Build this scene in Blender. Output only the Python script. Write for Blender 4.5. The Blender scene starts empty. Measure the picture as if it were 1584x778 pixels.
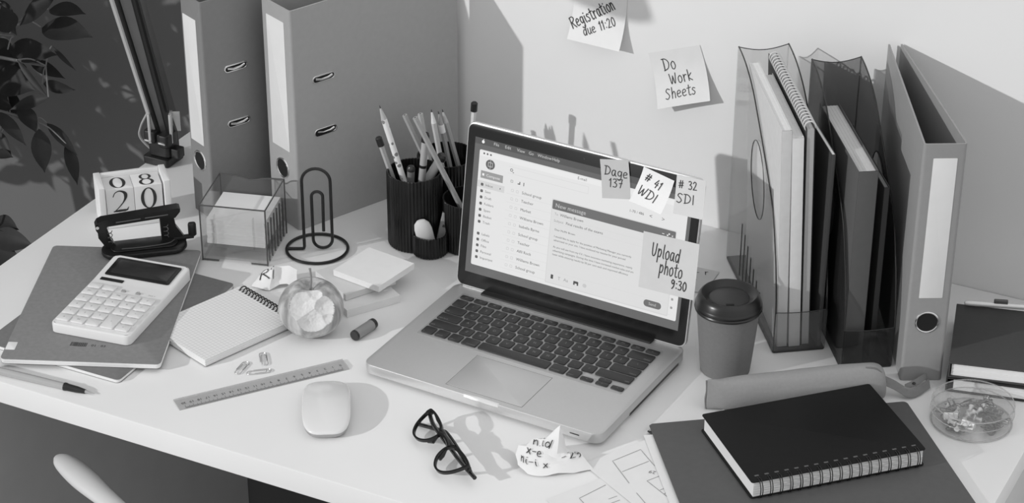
import bpy, bmesh, math, random
from mathutils import Vector, Matrix, noise

SC = bpy.context.scene
COL = SC.collection
PI = math.pi
rad = math.radians
DESK = 0.74          # height of the desk top above the floor

# ------------------------------------------------------------------ camera
def setup_camera():
    cam = bpy.data.cameras.new('camera')
    ob = bpy.data.objects.new('camera', cam)
    COL.objects.link(ob)
    p, y, r = 0.53217, 0.4659, 0.00396
    right = Vector((math.cos(y), math.sin(y), 0))
    fwd = Vector((-math.sin(y) * math.cos(p), math.cos(y) * math.cos(p), -math.sin(p)))
    up = right.cross(fwd)
    R = right * math.cos(r) + up * math.sin(r)
    U = -right * math.sin(r) + up * math.cos(r)
    m = Matrix((R, U, -fwd)).transposed().to_4x4()
    m.translation = Vector((0.5901, -1.66301, 1.51543 + DESK))
    ob.matrix_world = m
    cam.sensor_width = 36
    cam.sensor_fit = 'HORIZONTAL'
    cam.lens = 3642.135 / 1584 * 36
    cam.shift_y = 92.6955 / 1584
    cam.clip_start = 0.05
    SC.camera = ob
setup_camera()

# ------------------------------------------------------------------ light
SUN_DIR = Vector((0.204, 0.266, -0.114))
SUN_STRENGTH = 1.75
RIGHT_GAIN = 0.5
ZENITH, HORIZON, NADIR = 0.84, 0.54, 0.40

def setup_light():
    s = bpy.data.lights.new('sun', 'SUN')
    s.energy = SUN_STRENGTH
    s.angle = rad(0.7)
    o = bpy.data.objects.new('sun', s)
    o.rotation_euler = SUN_DIR.to_track_quat('-Z', 'Y').to_euler()
    o.location = (-2, -2, 3)
    COL.objects.link(o)
    w = bpy.data.worlds.new('world')
    SC.world = w
    w.use_nodes = True
    nt = w.node_tree
    nt.nodes.clear()
    out = nt.nodes.new('ShaderNodeOutputWorld')
    bg = nt.nodes.new('ShaderNodeBackground')
    tc = nt.nodes.new('ShaderNodeTexCoord')
    sep = nt.nodes.new('ShaderNodeSeparateXYZ')
    mr = nt.nodes.new('ShaderNodeMapRange')
    mr.inputs['From Min'].default_value = -1
    mr.inputs['From Max'].default_value = 1
    ramp = nt.nodes.new('ShaderNodeValToRGB')
    e = ramp.color_ramp.elements
    e[0].position = 0.0; e[0].color = (NADIR,) * 3 + (1,)
    e[1].position = 1.0; e[1].color = (ZENITH,) * 3 + (1,)
    m = e.new(0.5); m.color = (HORIZON,) * 3 + (1,)
    nt.links.new(tc.outputs['Generated'], sep.inputs[0])
    nt.links.new(sep.outputs['Z'], mr.inputs['Value'])
    nt.links.new(mr.outputs[0], ramp.inputs[0])
    # the room is lighter towards the right
    side = nt.nodes.new('ShaderNodeMath'); side.operation = 'MULTIPLY_ADD'
    side.inputs[1].default_value = RIGHT_GAIN; side.inputs[2].default_value = 1.0
    nt.links.new(sep.outputs['X'], side.inputs[0])
    nt.links.new(side.outputs[0], bg.inputs['Strength'])
    nt.links.new(ramp.outputs[0], bg.inputs['Color'])
    nt.links.new(bg.outputs[0], out.inputs[0])
setup_light()
SC.view_settings.view_transform = 'Standard'
SC.view_settings.look = 'None'
SC.view_settings.exposure = 0.0
SC.view_settings.gamma = 1.0
SC.view_settings.use_curve_mapping = False
SC.cycles.max_bounces = 10
SC.cycles.transparent_max_bounces = 48

# ------------------------------------------------------------------ materials
MATS = {}
def mat(name, g, rough=0.5, var=0.0, scale=60.0, metal=0.0, bump=0.0, spec=0.5, coat=0.0):
    """grey principled material with procedural grain"""
    if name in MATS:
        return MATS[name]
    m = bpy.data.materials.new(name)
    m.use_nodes = True
    nt = m.node_tree
    b = nt.nodes['Principled BSDF']
    b.inputs['Roughness'].default_value = rough
    b.inputs['Metallic'].default_value = metal
    b.inputs['Specular IOR Level'].default_value = spec
    b.inputs['Coat Weight'].default_value = coat
    tc = nt.nodes.new('ShaderNodeTexCoord')
    nz = nt.nodes.new('ShaderNodeTexNoise')
    nz.inputs['Scale'].default_value = scale
    nz.inputs['Detail'].default_value = 4
    nt.links.new(tc.outputs['Object'], nz.inputs['Vector'])
    mx = nt.nodes.new('ShaderNodeMapRange')
    mx.inputs['From Min'].default_value = 0.25
    mx.inputs['From Max'].default_value = 0.75
    mx.inputs['To Min'].default_value = g * (1 - var)
    mx.inputs['To Max'].default_value = min(1, g * (1 + var))
    nt.links.new(nz.outputs['Fac'], mx.inputs['Value'])
    nt.links.new(mx.outputs[0], b.inputs['Base Color'])
    if bump:
        bp = nt.nodes.new('ShaderNodeBump')
        bp.inputs['Strength'].default_value = bump
        bp.inputs['Distance'].default_value = 0.001
        nt.links.new(nz.outputs['Fac'], bp.inputs['Height'])
        nt.links.new(bp.outputs[0], b.inputs['Normal'])
    MATS[name] = m
    return m

def clear_mat(name, tint, gloss=0.10, body=0.0, body_g=0.3, rough=0.05):
    """thin clear or smoky plastic: tinted see-through with a glossy skin"""
    if name in MATS:
        return MATS[name]
    m = bpy.data.materials.new(name)
    m.use_nodes = True
    nt = m.node_tree
    nt.nodes.clear()
    out = nt.nodes.new('ShaderNodeOutputMaterial')
    tr = nt.nodes.new('ShaderNodeBsdfTransparent')
    tr.inputs[0].default_value = (tint, tint, tint, 1)
    df = nt.nodes.new('ShaderNodeBsdfDiffuse')
    df.inputs[0].default_value = (body_g, body_g, body_g, 1)
    gl = nt.nodes.new('ShaderNodeBsdfGlossy')
    gl.inputs['Roughness'].default_value = rough
    gl.inputs[0].default_value = (0.9, 0.9, 0.9, 1)
    m1 = nt.nodes.new('ShaderNodeMixShader')
    m1.inputs[0].default_value = body
    m2 = nt.nodes.new('ShaderNodeMixShader')
    lw = nt.nodes.new('ShaderNodeLayerWeight')
    lw.inputs['Blend'].default_value = 0.35
    pw = nt.nodes.new('ShaderNodeMath'); pw.operation = 'POWER'
    pw.inputs[1].default_value = 3.0
    nt.links.new(lw.outputs['Facing'], pw.inputs[0])
    ma = nt.nodes.new('ShaderNodeMath'); ma.operation = 'MULTIPLY_ADD'
    ma.inputs[1].default_value = gloss * 3.0; ma.inputs[2].default_value = gloss * 0.3
    nt.links.new(pw.outputs[0], ma.inputs[0])
    nt.links.new(tr.outputs[0], m1.inputs[1])
    nt.links.new(df.outputs[0], m1.inputs[2])
    nt.links.new(ma.outputs[0], m2.inputs[0])
    nt.links.new(m1.outputs[0], m2.inputs[1])
    nt.links.new(gl.outputs[0], m2.inputs[2])
    nt.links.new(m2.outputs[0], out.inputs[0])
    MATS[name] = m
    return m

def glow(name, g):
    if name in MATS:
        return MATS[name]
    m = bpy.data.materials.new(name)
    m.use_nodes = True
    b = m.node_tree.nodes['Principled BSDF']
    b.inputs['Base Color'].default_value = (0.02, 0.02, 0.02, 1)
    b.inputs['Roughness'].default_value = 0.35
    b.inputs['Specular IOR Level'].default_value = 0.3
    b.inputs['Emission Color'].default_value = (1, 1, 1, 1)
    b.inputs['Emission Strength'].default_value = g
    MATS[name] = m
    return m

def s2l(v):
    v /= 255.0
    return v / 12.92 if v <= 0.04045 else ((v + 0.055) / 1.055) ** 2.4

def grid_mat(name, g, line, pitch, width):
    m = bpy.data.materials.new(name)
    m.use_nodes = True
    nt = m.node_tree
    b = nt.nodes['Principled BSDF']
    b.inputs['Roughness'].default_value = 0.85
    tc = nt.nodes.new('ShaderNodeTexCoord')
    sep = nt.nodes.new('ShaderNodeSeparateXYZ')
    nt.links.new(tc.outputs['Object'], sep.inputs[0])
    outs = []
    for ax in ('X', 'Y'):
        a = nt.nodes.new('ShaderNodeMath'); a.operation = 'PINGPONG'
        a.inputs[1].default_value = pitch / 2
        nt.links.new(sep.outputs[ax], a.inputs[0])
        c = nt.nodes.new('ShaderNodeMath'); c.operation = 'LESS_THAN'
        c.inputs[1].default_value = width / 2
        nt.links.new(a.outputs[0], c.inputs[0])
        outs.append(c)
    mx = nt.nodes.new('ShaderNodeMath'); mx.operation = 'MAXIMUM'
    nt.links.new(outs[0].outputs[0], mx.inputs[0])
    nt.links.new(outs[1].outputs[0], mx.inputs[1])
    mr = nt.nodes.new('ShaderNodeMapRange')
    mr.inputs['To Min'].default_value = g
    mr.inputs['To Max'].default_value = line
    nt.links.new(mx.outputs[0], mr.inputs[0])
    nt.links.new(mr.outputs[0], b.inputs['Base Color'])
    MATS[name] = m
    return m

# ------------------------------------------------------------------ mesh builder
class MB:
    def __init__(self):
        self.v = []; self.f = []; self.mi = []
    def add(self, vs, fs, mi=0, xf=None):
        n = len(self.v)
        self.v += [tuple(xf @ Vector(p)) if xf is not None else tuple(p) for p in vs]
        self.f += [tuple(i + n for i in f) for f in fs]
        self.mi += [mi] * len(fs)
        return self
    def join(self, other, mi=None, xf=None):
        n = len(self.v)
        self.v += [tuple(xf @ Vector(p)) if xf is not None else tuple(p) for p in other.v]
        self.f += [tuple(i + n for i in f) for f in other.f]
        self.mi += list(other.mi) if mi is None else [mi] * len(other.f)
        return self
    def warp(self, fn):
        self.v = [tuple(fn(*p)) for p in self.v]
        return self
    def box(self, x0, x1, y0, y1, z0, z1, mi=0, xf=None):
        vs = [(x, y, z) for z in (z0, z1) for y in (y0, y1) for x in (x0, x1)]
        fs = [(0, 2, 3, 1), (4, 5, 7, 6), (0, 1, 5, 4), (2, 6, 7, 3), (0, 4, 6, 2), (1, 3, 7, 5)]
        return self.add(vs, fs, mi, xf)
    def slab(self, x0, x1, y0, y1, z0, z1, r=0.003, b=0.0006, n=4, mi=0, xf=None):
        """box with rounded corners in plan and a small bevel top and bottom"""
        def ring(ins, z):
            rr = max(r - ins, 1e-5)
            out = []
            for cx, cy, a0 in ((x1 - r, y1 - r, 0), (x0 + r, y1 - r, 90), (x0 + r, y0 + r, 180), (x1 - r, y0 + r, 270)):
                for i in range(n + 1):
                    a = rad(a0 + 90 * i / n)
                    out.append((cx + rr * math.cos(a), cy + rr * math.sin(a), z))
            return out
        b = min(b, (z1 - z0) * 0.45)
        rings = [ring(b, z0), ring(0, z0 + b), ring(0, z1 - b), ring(b * 0.3, z1 - b * 0.3), ring(b, z1)]
        k = len(rings[0])
        vs = [p for q in rings for p in q]
        fs = [tuple(reversed(range(k))), tuple(range((len(rings) - 1) * k, len(rings) * k))]
        for j in range(len(rings) - 1):
            for i in range(k):
                i2 = (i + 1) % k
                fs.append((j * k + i, j * k + i2, (j + 1) * k + i2, (j + 1) * k + i))
        return self.add(vs, fs, mi, xf)
    def prism(self, poly, z0, z1, mi=0, xf=None):
        k = len(poly)
        vs = [(x, y, z0) for x, y in poly] + [(x, y, z1) for x, y in poly]
        fs = [tuple(reversed(range(k))), tuple(range(k, 2 * k))]
        for i in range(k):
            j = (i + 1) % k
            fs.append((i, j, k + j, k + i))
        return self.add(vs, fs, mi, xf)
    def tube(self, path, r, n=8, closed=False, mi=0, xf=None):
        P = [Vector(p) for p in path]
        rs = r if isinstance(r, (list, tuple)) else [r] * len(P)
        m = len(P)
        T = []
        for i in range(m):
            if closed:
                t = P[(i + 1) % m] - P[i - 1]
            else:
                t = P[min(i + 1, m - 1)] - P[max(i - 1, 0)]
            T.append(t.normalized() if t.length > 1e-9 else Vector((0, 0, 1)))
        ref = Vector((0, 0, 1)) if abs(T[0].z) < 0.9 else Vector((1, 0, 0))
        u = T[0].cross(ref).normalized()
        vs = []
        for i in range(m):
            u = (u - T[i] * u.dot(T[i])).normalized()
            w = T[i].cross(u)
            for k in range(n):
                a = 2 * PI * k / n
                vs.append(P[i] + (u * math.cos(a) + w * math.sin(a)) * rs[i])
        fs = []
        for i in range(m if closed else m - 1):
            i2 = (i + 1) % m
            for k in range(n):
                k2 = (k + 1) % n
                fs.append((i * n + k, i2 * n + k, i2 * n + k2, i * n + k2))
        if not closed:
            fs.append(tuple(range(n)))
            fs.append(tuple(reversed(range((m - 1) * n, m * n))))
        return self.add(vs, fs, mi, xf)
    def lathe(self, prof, n=40, mi=0, xf=None, rib=0, rib_d=0.0):
        vs = []; fs = []
        for r, z in prof:
            for k in range(n):
                a = 2 * PI * k / n
                rr = r
                if rib and r > 1e-4:
                    rr = r + rib_d * math.cos(rib * a)
                vs.append((rr * math.cos(a), rr * math.sin(a), z))
        for j in range(len(prof) - 1):
            for k in range(n):
                k2 = (k + 1) % n
                fs.append((j * n + k, j * n + k2, (j + 1) * n + k2, (j + 1) * n + k))
        if prof[0][0] > 1e-5:
            fs.append(tuple(reversed(range(n))))
        if prof[-1][0] > 1e-5:
            fs.append(tuple(range((len(prof) - 1) * n, len(prof) * n)))
        return self.add(vs, fs, mi, xf)
    def surf(self, fn, nu, nv, mi=0, xf=None, thick=0.0):
        vs = [Vector(fn(i / nu, j / nv)) for j in range(nv + 1) for i in range(nu + 1)]
        w = nu + 1
        fs = [(j * w + i, j * w + i + 1, (j + 1) * w + i + 1, (j + 1) * w + i) for j in range(nv) for i in range(nu)]
        if thick:
            N = [Vector((0, 0, 0)) for _ in vs]
            for f in fs:
                nn = (vs[f[1]] - vs[f[0]]).cross(vs[f[3]] - vs[f[0]])
                for i in f:
                    N[i] += nn
            k = len(vs)
            vs2 = [p - q.normalized() * thick for p, q in zip(vs, N)]
            top = list(fs)
            fs = fs + [tuple(reversed([i + k for i in f])) for f in top]
            edge = [(i, i + 1) for i in range(nu)] + [(j * w + nu, (j + 1) * w + nu) for j in range(nv)]
            edge += [(nv * w + i + 1, nv * w + i) for i in range(nu)] + [((j + 1) * w, j * w) for j in range(nv)]
            fs += [(b, a, a + k, b + k) for a, b in edge]
            vs = vs + vs2
        return self.add(vs, fs, mi, xf)
    def poly2d(self, outer, holes, z0, z1, mi=0, xf=None):
        """flat sheet with holes"""
        cu = bpy.data.curves.new('t', 'CURVE')
        cu.dimensions = '2D'; cu.fill_mode = 'BOTH'; cu.extrude = (z1 - z0) / 2
        for pts in [outer] + list(holes):
            sp = cu.splines.new('POLY')
            sp.points.add(len(pts) - 1)
            for q, p in zip(sp.points, pts):
                q.co = (p[0], p[1], 0, 1)
            sp.use_cyclic_u = True
        vs, fs = from_curve(cu)
        return self.add([(x, y, z + (z0 + z1) / 2) for x, y, z in vs], fs, mi, xf)
    def text(self, s, x, y, size, mi=0, xf=None, align='LEFT', z=0.0, fn=None):
        vs, fs = text_mesh(s, align)
        vs = [(x + p[0] * size, y + p[1] * size, z) for p in vs]
        if fn:
            vs = [fn(*p) for p in vs]
        return self.add(vs, fs, mi, xf)

def from_curve(cu):
    ob = bpy.data.objects.new('t', cu)
    COL.objects.link(ob)
    dg = bpy.context.evaluated_depsgraph_get()
    dg.update()
    me = bpy.data.meshes.new_from_object(ob.evaluated_get(dg))
    vs = [tuple(v.co) for v in me.vertices]
    fs = [tuple(p.vertices) for p in me.polygons]
    bpy.data.objects.remove(ob)
    bpy.data.curves.remove(cu)
    bpy.data.meshes.remove(me)
    return vs, fs

TEXT = {}
def text_mesh(s, align='LEFT'):
    if (s, align) not in TEXT:
        cu = bpy.data.curves.new('t', 'FONT')
        cu.body = s; cu.size = 1.0; cu.resolution_u = 2
        cu.align_x = align
        TEXT[(s, align)] = from_curve(cu)
    return TEXT[(s, align)]

def obj(name, mb, mats, parent=None, loc=None, rotz=0.0, sharp=0.6, rot=None):
    me = bpy.data.meshes.new(name)
    me.from_pydata([tuple(v) for v in mb.v], [], mb.f)
    for m in (mats if isinstance(mats, (list, tuple)) else [mats]):
        me.materials.append(m)
    me.polygons.foreach_set('material_index', mb.mi)
    me.polygons.foreach_set('use_smooth', [True] * len(mb.f))
    me.update()
    bm = bmesh.new(); bm.from_mesh(me)
    bmesh.ops.recalc_face_normals(bm, faces=bm.faces)
    bm.to_mesh(me); bm.free()
    me.set_sharp_from_angle(angle=sharp)
    o = bpy.data.objects.new(name, me)
    COL.objects.link(o)
    if parent is not None:
        o.parent = parent
    if loc is not None:
        o.location = loc
    o.rotation_euler = rot if rot else (0, 0, rotz)
    return o

def tag(o, label, cat, group=None, kind=None):
    o['label'] = label; o['category'] = cat
    if group: o['group'] = group
    if kind: o['kind'] = kind
    return o

def thing(name, label, cat, x, y, z=0.0, rotz=0.0, group=None, rot=None):
    """Empty at the base of a thing; z counts from the desk top"""
    o = bpy.data.objects.new(name, None)
    o.empty_display_size = 0.02
    COL.objects.link(o)
    o.location = (x, y, z + DESK)
    o.rotation_euler = rot if rot else (0, 0, rotz)
    return tag(o, label, cat, group)

def copy_thing(root, label=None):
    r = root.copy(); COL.objects.link(r)
    if label: r['label'] = label
    for ch in list(root.children):
        c = ch.copy(); COL.objects.link(c); c.parent = r
        for g in ch.children:
            q = g.copy(); COL.objects.link(q); q.parent = c
    return r

def structure(name, mb, m):
    o = obj(name, mb, m)
    o['kind'] = 'structure'
    return o

def along(p0, p1, up=Vector((0, 0, 1))):
    """matrix whose z axis runs from p0 to p1"""
    a = Vector(p0); t = (Vector(p1) - a).normalized()
    if abs(t.dot(up)) > 0.99: up = Vector((0, 1, 0))
    x = up.cross(t).normalized(); y = t.cross(x)
    m = Matrix((x, y, t)).transposed().to_4x4()
    m.translation = a
    return m

def catmull(pts, k=6, closed=False):
    P = [tuple(p) for p in pts]
    n = len(P)
    if n < 3:
        return P
    out = []
    for i in range(n if closed else n - 1):
        p0 = P[i - 1] if (closed or i > 0) else P[0]
        p1 = P[i]; p2 = P[(i + 1) % n]
        p3 = P[(i + 2) % n] if (closed or i + 2 < n) else P[-1]
        for j in range(k):
            t = j / k
            out.append(tuple(0.5 * (2 * b + (c - a) * t + (2 * a - 5 * b + 4 * c - d) * t * t + (3 * b - a - 3 * c + d) * t ** 3)
                             for a, b, c, d in zip(p0, p1, p2, p3)))
    if not closed:
        out.append(P[-1])
    return out

# ------------------------------------------------------------------ handwriting
HAND = {
 'R': (3.4, [[(0.2, 0), (0.4, 6)], [(0, 5.6), (2, 6.1), (3, 5), (2, 3.6), (0.4, 3)], [(1, 3.1), (2, 1.4), (3.2, 0)]]),
 'e': (2.8, [[(0.2, 2), (1.6, 2.3), (2.3, 3), (1.6, 4), (0.5, 3.4), (0.2, 1.6), (0.9, 0.2), (2.4, 0.6)]]),
 'g': (3.0, [[(2.4, 3.6), (1.2, 4), (0.3, 2.6), (0.8, 0.8), (2, 1.2), (2.5, 3.8)], [(2.5, 3.8), (2.3, -1), (1.2, -2.2), (0.1, -1.4)]]),
 'i': (1.5, [[(0.6, 3.8), (0.6, 1), (1.1, 0)], [(0.6, 5.2), (0.75, 5.4)]]),
 's': (2.5, [[(2.1, 3.6), (1, 4), (0.4, 3), (1.4, 2.1), (1.9, 1), (1, 0), (0.1, 0.5)]]),
 't': (2.3, [[(1.1, 6), (0.9, 1), (1.5, 0), (2.1, 0.4)], [(0, 4.2), (2.2, 4.5)]]),
 'r': (2.4, [[(0.4, 4), (0.5, 0)], [(0.5, 2.4), (1.3, 3.8), (2.1, 3.6)]]),
 'a': (3.0, [[(2.2, 3.6), (1.1, 4), (0.2, 2.4), (0.6, 0.3), (1.6, 0.6), (2.3, 3.4)], [(2.3, 3.9), (2.2, 1), (2.8, 0.1)]]),
 'o': (2.8, [[(1.4, 4), (0.3, 2.8), (0.5, 0.6), (1.4, 0), (2.4, 1.4), (2.1, 3.5), (1.3, 4)]]),
 'n': (2.9, [[(0.4, 4), (0.5, 0)], [(0.5, 2.4), (1.4, 3.9), (2.2, 3.2), (2.3, 0)]]),
 'd': (3.0, [[(2.2, 3.2), (1.2, 4), (0.2, 2.2), (0.8, 0.1), (1.8, 0.8), (2.4, 3)], [(2.6, 6.4), (2.3, 0)]]),
 'u': (3.0, [[(0.4, 4), (0.4, 1), (1.2, 0), (2.2, 1.4), (2.4, 4)], [(2.4, 4), (2.4, 0.8), (2.9, 0.1)]]),
 'p': (2.9, [[(0.5, 4), (0.3, -2.4)], [(0.5, 2.6), (1.6, 4), (2.4, 2.6), (1.7, 0.4), (0.5, 0.6)]]),
 'l': (1.4, [[(0.7, 6.4), (0.5, 1), (1, 0)]]),
 'h': (2.9, [[(0.5, 6.4), (0.4, 0)], [(0.4, 2.2), (1.4, 3.9), (2.2, 3), (2.3, 0)]]),
 'k': (2.8, [[(0.5, 6.2), (0.4, 0)], [(2.3, 4), (0.5, 1.9), (2.4, 0)]]),
 'x': (2.6, [[(0.1, 3.8), (2.2, 0.1)], [(2.1, 3.9), (0.1, 0)]]),
 'D': (3.8, [[(0.8, 5.8), (0.6, 0)], [(0, 5.9), (2, 5.8), (3.4, 3.8), (2.6, 1), (0.2, 0)]]),
 'W': (4.4, [[(0.2, 6), (0.9, 0.2), (2.1, 4.6)], [(2.1, 4.6), (2.9, 0.2), (4, 6)]]),
 'S': (3.2, [[(2.8, 5.4), (1.4, 6), (0.5, 4.6), (1.6, 3.2), (2.4, 1.6), (1.2, 0), (0, 0.6)]]),
 'U': (3.4, [[(0.3, 6), (0.5, 1.2), (1.5, 0), (2.5, 1.6), (2.9, 6)]]),
 'I': (1.3, [[(0.6, 6), (0.5, 0)]]),
 '1': (1.8, [[(0.2, 4.6), (1.1, 6)], [(1.1, 6), (0.9, 0)]]),
 '|': (1.3, [[(0.7, 6), (0.6, 0)]]),
 '2': (3.0, [[(0.3, 4.8), (1.2, 6), (2.3, 5), (1.6, 2.6), (0.2, 0.1)], [(0.2, 0.1), (2.6, 0.2)]]),
 '3': (2.9, [[(0.3, 5.6), (1.5, 6), (2.2, 4.8), (1.1, 3.3)], [(1.1, 3.3), (2.4, 2.2), (1.8, 0.2), (0.2, 0.4)]]),
 '4': (3.0, [[(1.6, 6), (0.2, 2.2)], [(0.2, 2.2), (2.6, 2.4)], [(2, 4.2), (1.8, 0)]]),
 '7': (2.9, [[(0.2, 5.8), (2.5, 6)], [(2.5, 6), (1.2, 0)], [(0.7, 3), (2.4, 3.2)]]),
 '9': (2.8, [[(2.2, 5), (1.2, 6), (0.3, 4.6), (1, 3.2), (2.2, 4.4)], [(2.3, 5.2), (2, 2), (0.8, 0)]]),
 '0': (3.0, [[(1.4, 6), (0.3, 4), (0.5, 1), (1.4, 0), (2.5, 2), (2.3, 5), (1.3, 6)]]),
 ':': (1.5, [[(0.7, 4), (0.8, 3.7)], [(0.6, 1), (0.7, 0.7)]]),
 '#': (3.8, [[(1.3, 5.8), (0.6, 0.4)], [(2.8, 5.8), (2.1, 0.4)], [(0.1, 3.8), (3.4, 4.2)], [(0, 2), (3.2, 2.4)]]),
 '-': (2.6, [[(0.2, 2.6), (2.2, 2.8)]]),
 '.': (1.2, [[(0.4, 0.1), (0.6, 0.3)]]),
 ' ': (2.4, []),
}
def handwrite(mb, s, x, y, h, ang, fn, w=0.0009, lift=0.0004, mi=0, stretch=1.0):
    """ribbon strokes; (x, y) start of the baseline on the sheet in metres, fn(x, y, lift) -> point"""
    k = h / 6.0
    ca, sa = math.cos(ang), math.sin(ang)
    cx = 0.0
    for ch in s:
        adv, strokes = HAND[ch]
        for st in strokes:
            pts = catmull(st, 6)
            pts = [((cx + p[0]) * k * stretch, p[1] * k) for p in pts]
            pts = [(x + p[0] * ca - p[1] * sa, y + p[0] * sa + p[1] * ca) for p in pts]
            ribbon(mb, pts, [w] * len(pts), fn, lift, mi)
        cx += adv + 0.5

def ribbon(mb, pts, ws, fn, lift, mi=0):
    n = len(pts)
    vs = []
    for i in range(n):
        a = pts[max(i - 1, 0)]; b = pts[min(i + 1, n - 1)]
        dx, dy = b[0] - a[0], b[1] - a[1]
        L = math.hypot(dx, dy) or 1e-9
        nx, ny = -dy / L * ws[i] / 2, dx / L * ws[i] / 2
        ex = ey = 0.0
        if i == 0: ex, ey = -dx / L * ws[i] * .4, -dy / L * ws[i] * .4
        if i == n - 1: ex, ey = dx / L * ws[i] * .4, dy / L * ws[i] * .4
        x, y = pts[i][0] + ex, pts[i][1] + ey
        vs.append(fn(x + nx, y + ny, lift)); vs.append(fn(x - nx, y - ny, lift))
    fs = [(2 * i, 2 * i + 1, 2 * i + 3, 2 * i + 2) for i in range(n - 1)]
    mb.add(vs, fs, mi)

FLAT = lambda x, y, l: (x, y, l)

# ------------------------------------------------------------------ common materials
white_paper = mat('white_paper', 0.80, 0.9, 0.02, 40)
ink = mat('ink', 0.03, 0.6)
steel = mat('bright_steel', 0.75, 0.18, 0.05, 30, metal=1.0)
black_plastic = mat('black_plastic', 0.014, 0.38, 0.1, 200)
dark_hole = mat('dark_hole', 0.006, 0.9)

# ================================================================== SETTING
def build_setting():
    floor = MB().box(-5, 4, -4, 1.05, -0.05, 0)
    structure('floor', floor, mat('floor_vinyl', 0.16, 0.6, 0.06, 8))
    w = MB().box(-1.2275, 4, 0.962, 1.06, 0, 2.7)
    structure('wall_back', w, mat('white_wall', 0.80, 0.85, 0.015, 6))
    w = MB().box(-5, -1.2275, 0.985, 1.06, 0, 2.7)
    structure('wall_left', w, mat('dark_wall', 0.155, 0.8, 0.03, 5))
build_setting()

def build_desk():
    d = thing('desk', 'long white desk with a thick front edge carrying all the stationery', 'desk', -0.55, 0.58, -DESK)
    top = MB().slab(-0.6665, 0.6537, -0.3743, 0.381, DESK - 0.0315, DESK, 0.002, 0.0012)
    obj('tabletop', top, mat('white_laminate', 0.80, 0.38, 0.012, 10, spec=0.35), d)
    dk = mat('dark_panel', 0.11, 0.6, 0.05, 20)
    obj('back_panel', MB().box(-0.6665, 0.652, 0.362, 0.378, 0.0, DESK - 0.032), dk, d)
    sp = mat('side_panel_grey', 0.55, 0.6, 0.03, 20)
    for x0, x1 in ((-0.6665, -0.6445), (0.630, 0.652)):
        obj('side_panel', MB().slab(x0, x1, -0.372, 0.3615, 0, DESK - 0.032, 0.001), sp, d)
build_desk()

# ================================================================== BINDERS
def binder(name, label, x, y, ang, w, L, far0, far1, g, label_rng, slots, depth_sign=1):
    """spine along local x from 0 to w at y = 0; covers run to the far edge between far0 and far1"""
    t = thing(name, label, 'binder', x, y, 0.0003, ang, 'lever arch binders')
    H = 0.318; th = 0.0022; r = 0.004
    m = mat('binder_card_%d' % int(g * 1000), g, 0.55, 0.03, 120, bump=0.05)
    def bend(off):
        # path of the U at offset off from the outer face
        path = [(far0 + off, L), (0 + off, r)]
        for i in range(6):
            a = rad(180 + 90 * i / 5)
            path.append((r + (r - off) * math.cos(a), r + (r - off) * math.sin(a)))
        for i in range(6):
            a = rad(270 + 90 * i / 5)
            path.append((w - r + (r - off) * math.cos(a), r + (r - off) * math.sin(a)))
        path += [(w - off, r), (far1 - off, L)]
        return path
    outer = bend(0); inner = bend(th)
    n = len(outer)
    vs = []
    for q, z in ((outer, 0), (outer, H), (inner, H), (inner, 0)):
        vs += [(a, b, z) for a, b in q]
    fs = []
    for k in range(4):
        k2 = (k + 1) % 4
        for i in range(n - 1):
            fs.append((k * n + i, k * n + i + 1, k2 * n + i + 1, k2 * n + i))
    fs += [(0, n, 2 * n, 3 * n), (n - 1, 4 * n - 1, 3 * n - 1, 2 * n - 1)]
    obj('cover', MB().add(vs, fs), m, t)
    z0, z1, x0, x1 = label_rng
    lab = MB().slab(x0, x1, z0, z1, 0, 0.0004, 0.001, 0.0001, xf=Matrix.Translation((0, -0.0001, 0)) @ Matrix.Rotation(PI / 2, 4, 'X'))
    obj('spine_label', lab, mat('label_paper', 0.70, 0.8, 0.03, 30), t)
    # finger hole
    xf = Matrix.Translation((w / 2, -0.0002, 0.082)) @ Matrix.Rotation(PI / 2, 4, 'X')
    ring = MB().tube([(0.0135 * math.cos(a), 0.0135 * math.sin(a), 0) for a in [2 * PI * i / 32 for i in range(32)]], 0.0014, 8, True, xf=xf)
    rg = obj('finger_ring', ring, steel, t)
    rg['label'] = 'metal rimmed finger hole'
    hole = MB().lathe([(0.0001, 0.0003), (0.0128, 0.0003), (0.0128, 0)], 32, xf=xf)
    obj('finger_hole', hole, dark_hole, rg)
    # slots on the right cover
    e = Vector((far1 - w, L - r, 0)).normalized()
    nrm = Vector((e.y, -e.x, 0))
    for s, z in slots:
        o = Vector((w, r, 0)) + e * s
        fx = Matrix((e, Vector((0, 0, 1)), nrm)).transposed().to_4x4()
        fx.translation = o + Vector((0, 0, z)) + nrm * 0.0003
        st = [(0.013 * sg + 0.0042 * math.cos(a), 0.0042 * math.sin(a), 0) for sg, a in
              [(1, rad(-90 + 18 * i)) for i in range(11)] + [(-1, rad(90 + 18 * i)) for i in range(11)]]
        sr = obj('ring_slot', MB().tube(st, 0.0011, 6, True, xf=fx), steel, t)
        obj('slot_opening', MB().prism([(p[0], p[1]) for p in st], 0, 0.0003, xf=fx), dark_hole, sr)
        rod = MB().tube([(-0.014, 0.001, 0.0008), (-0.005, -0.0012, 0.0012), (0.006, -0.0008, 0.0012), (0.013, 0.0012, 0.0008)], 0.0016, 6, xf=fx)
        obj('slot_rod', rod, steel, sr)
    return t

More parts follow.
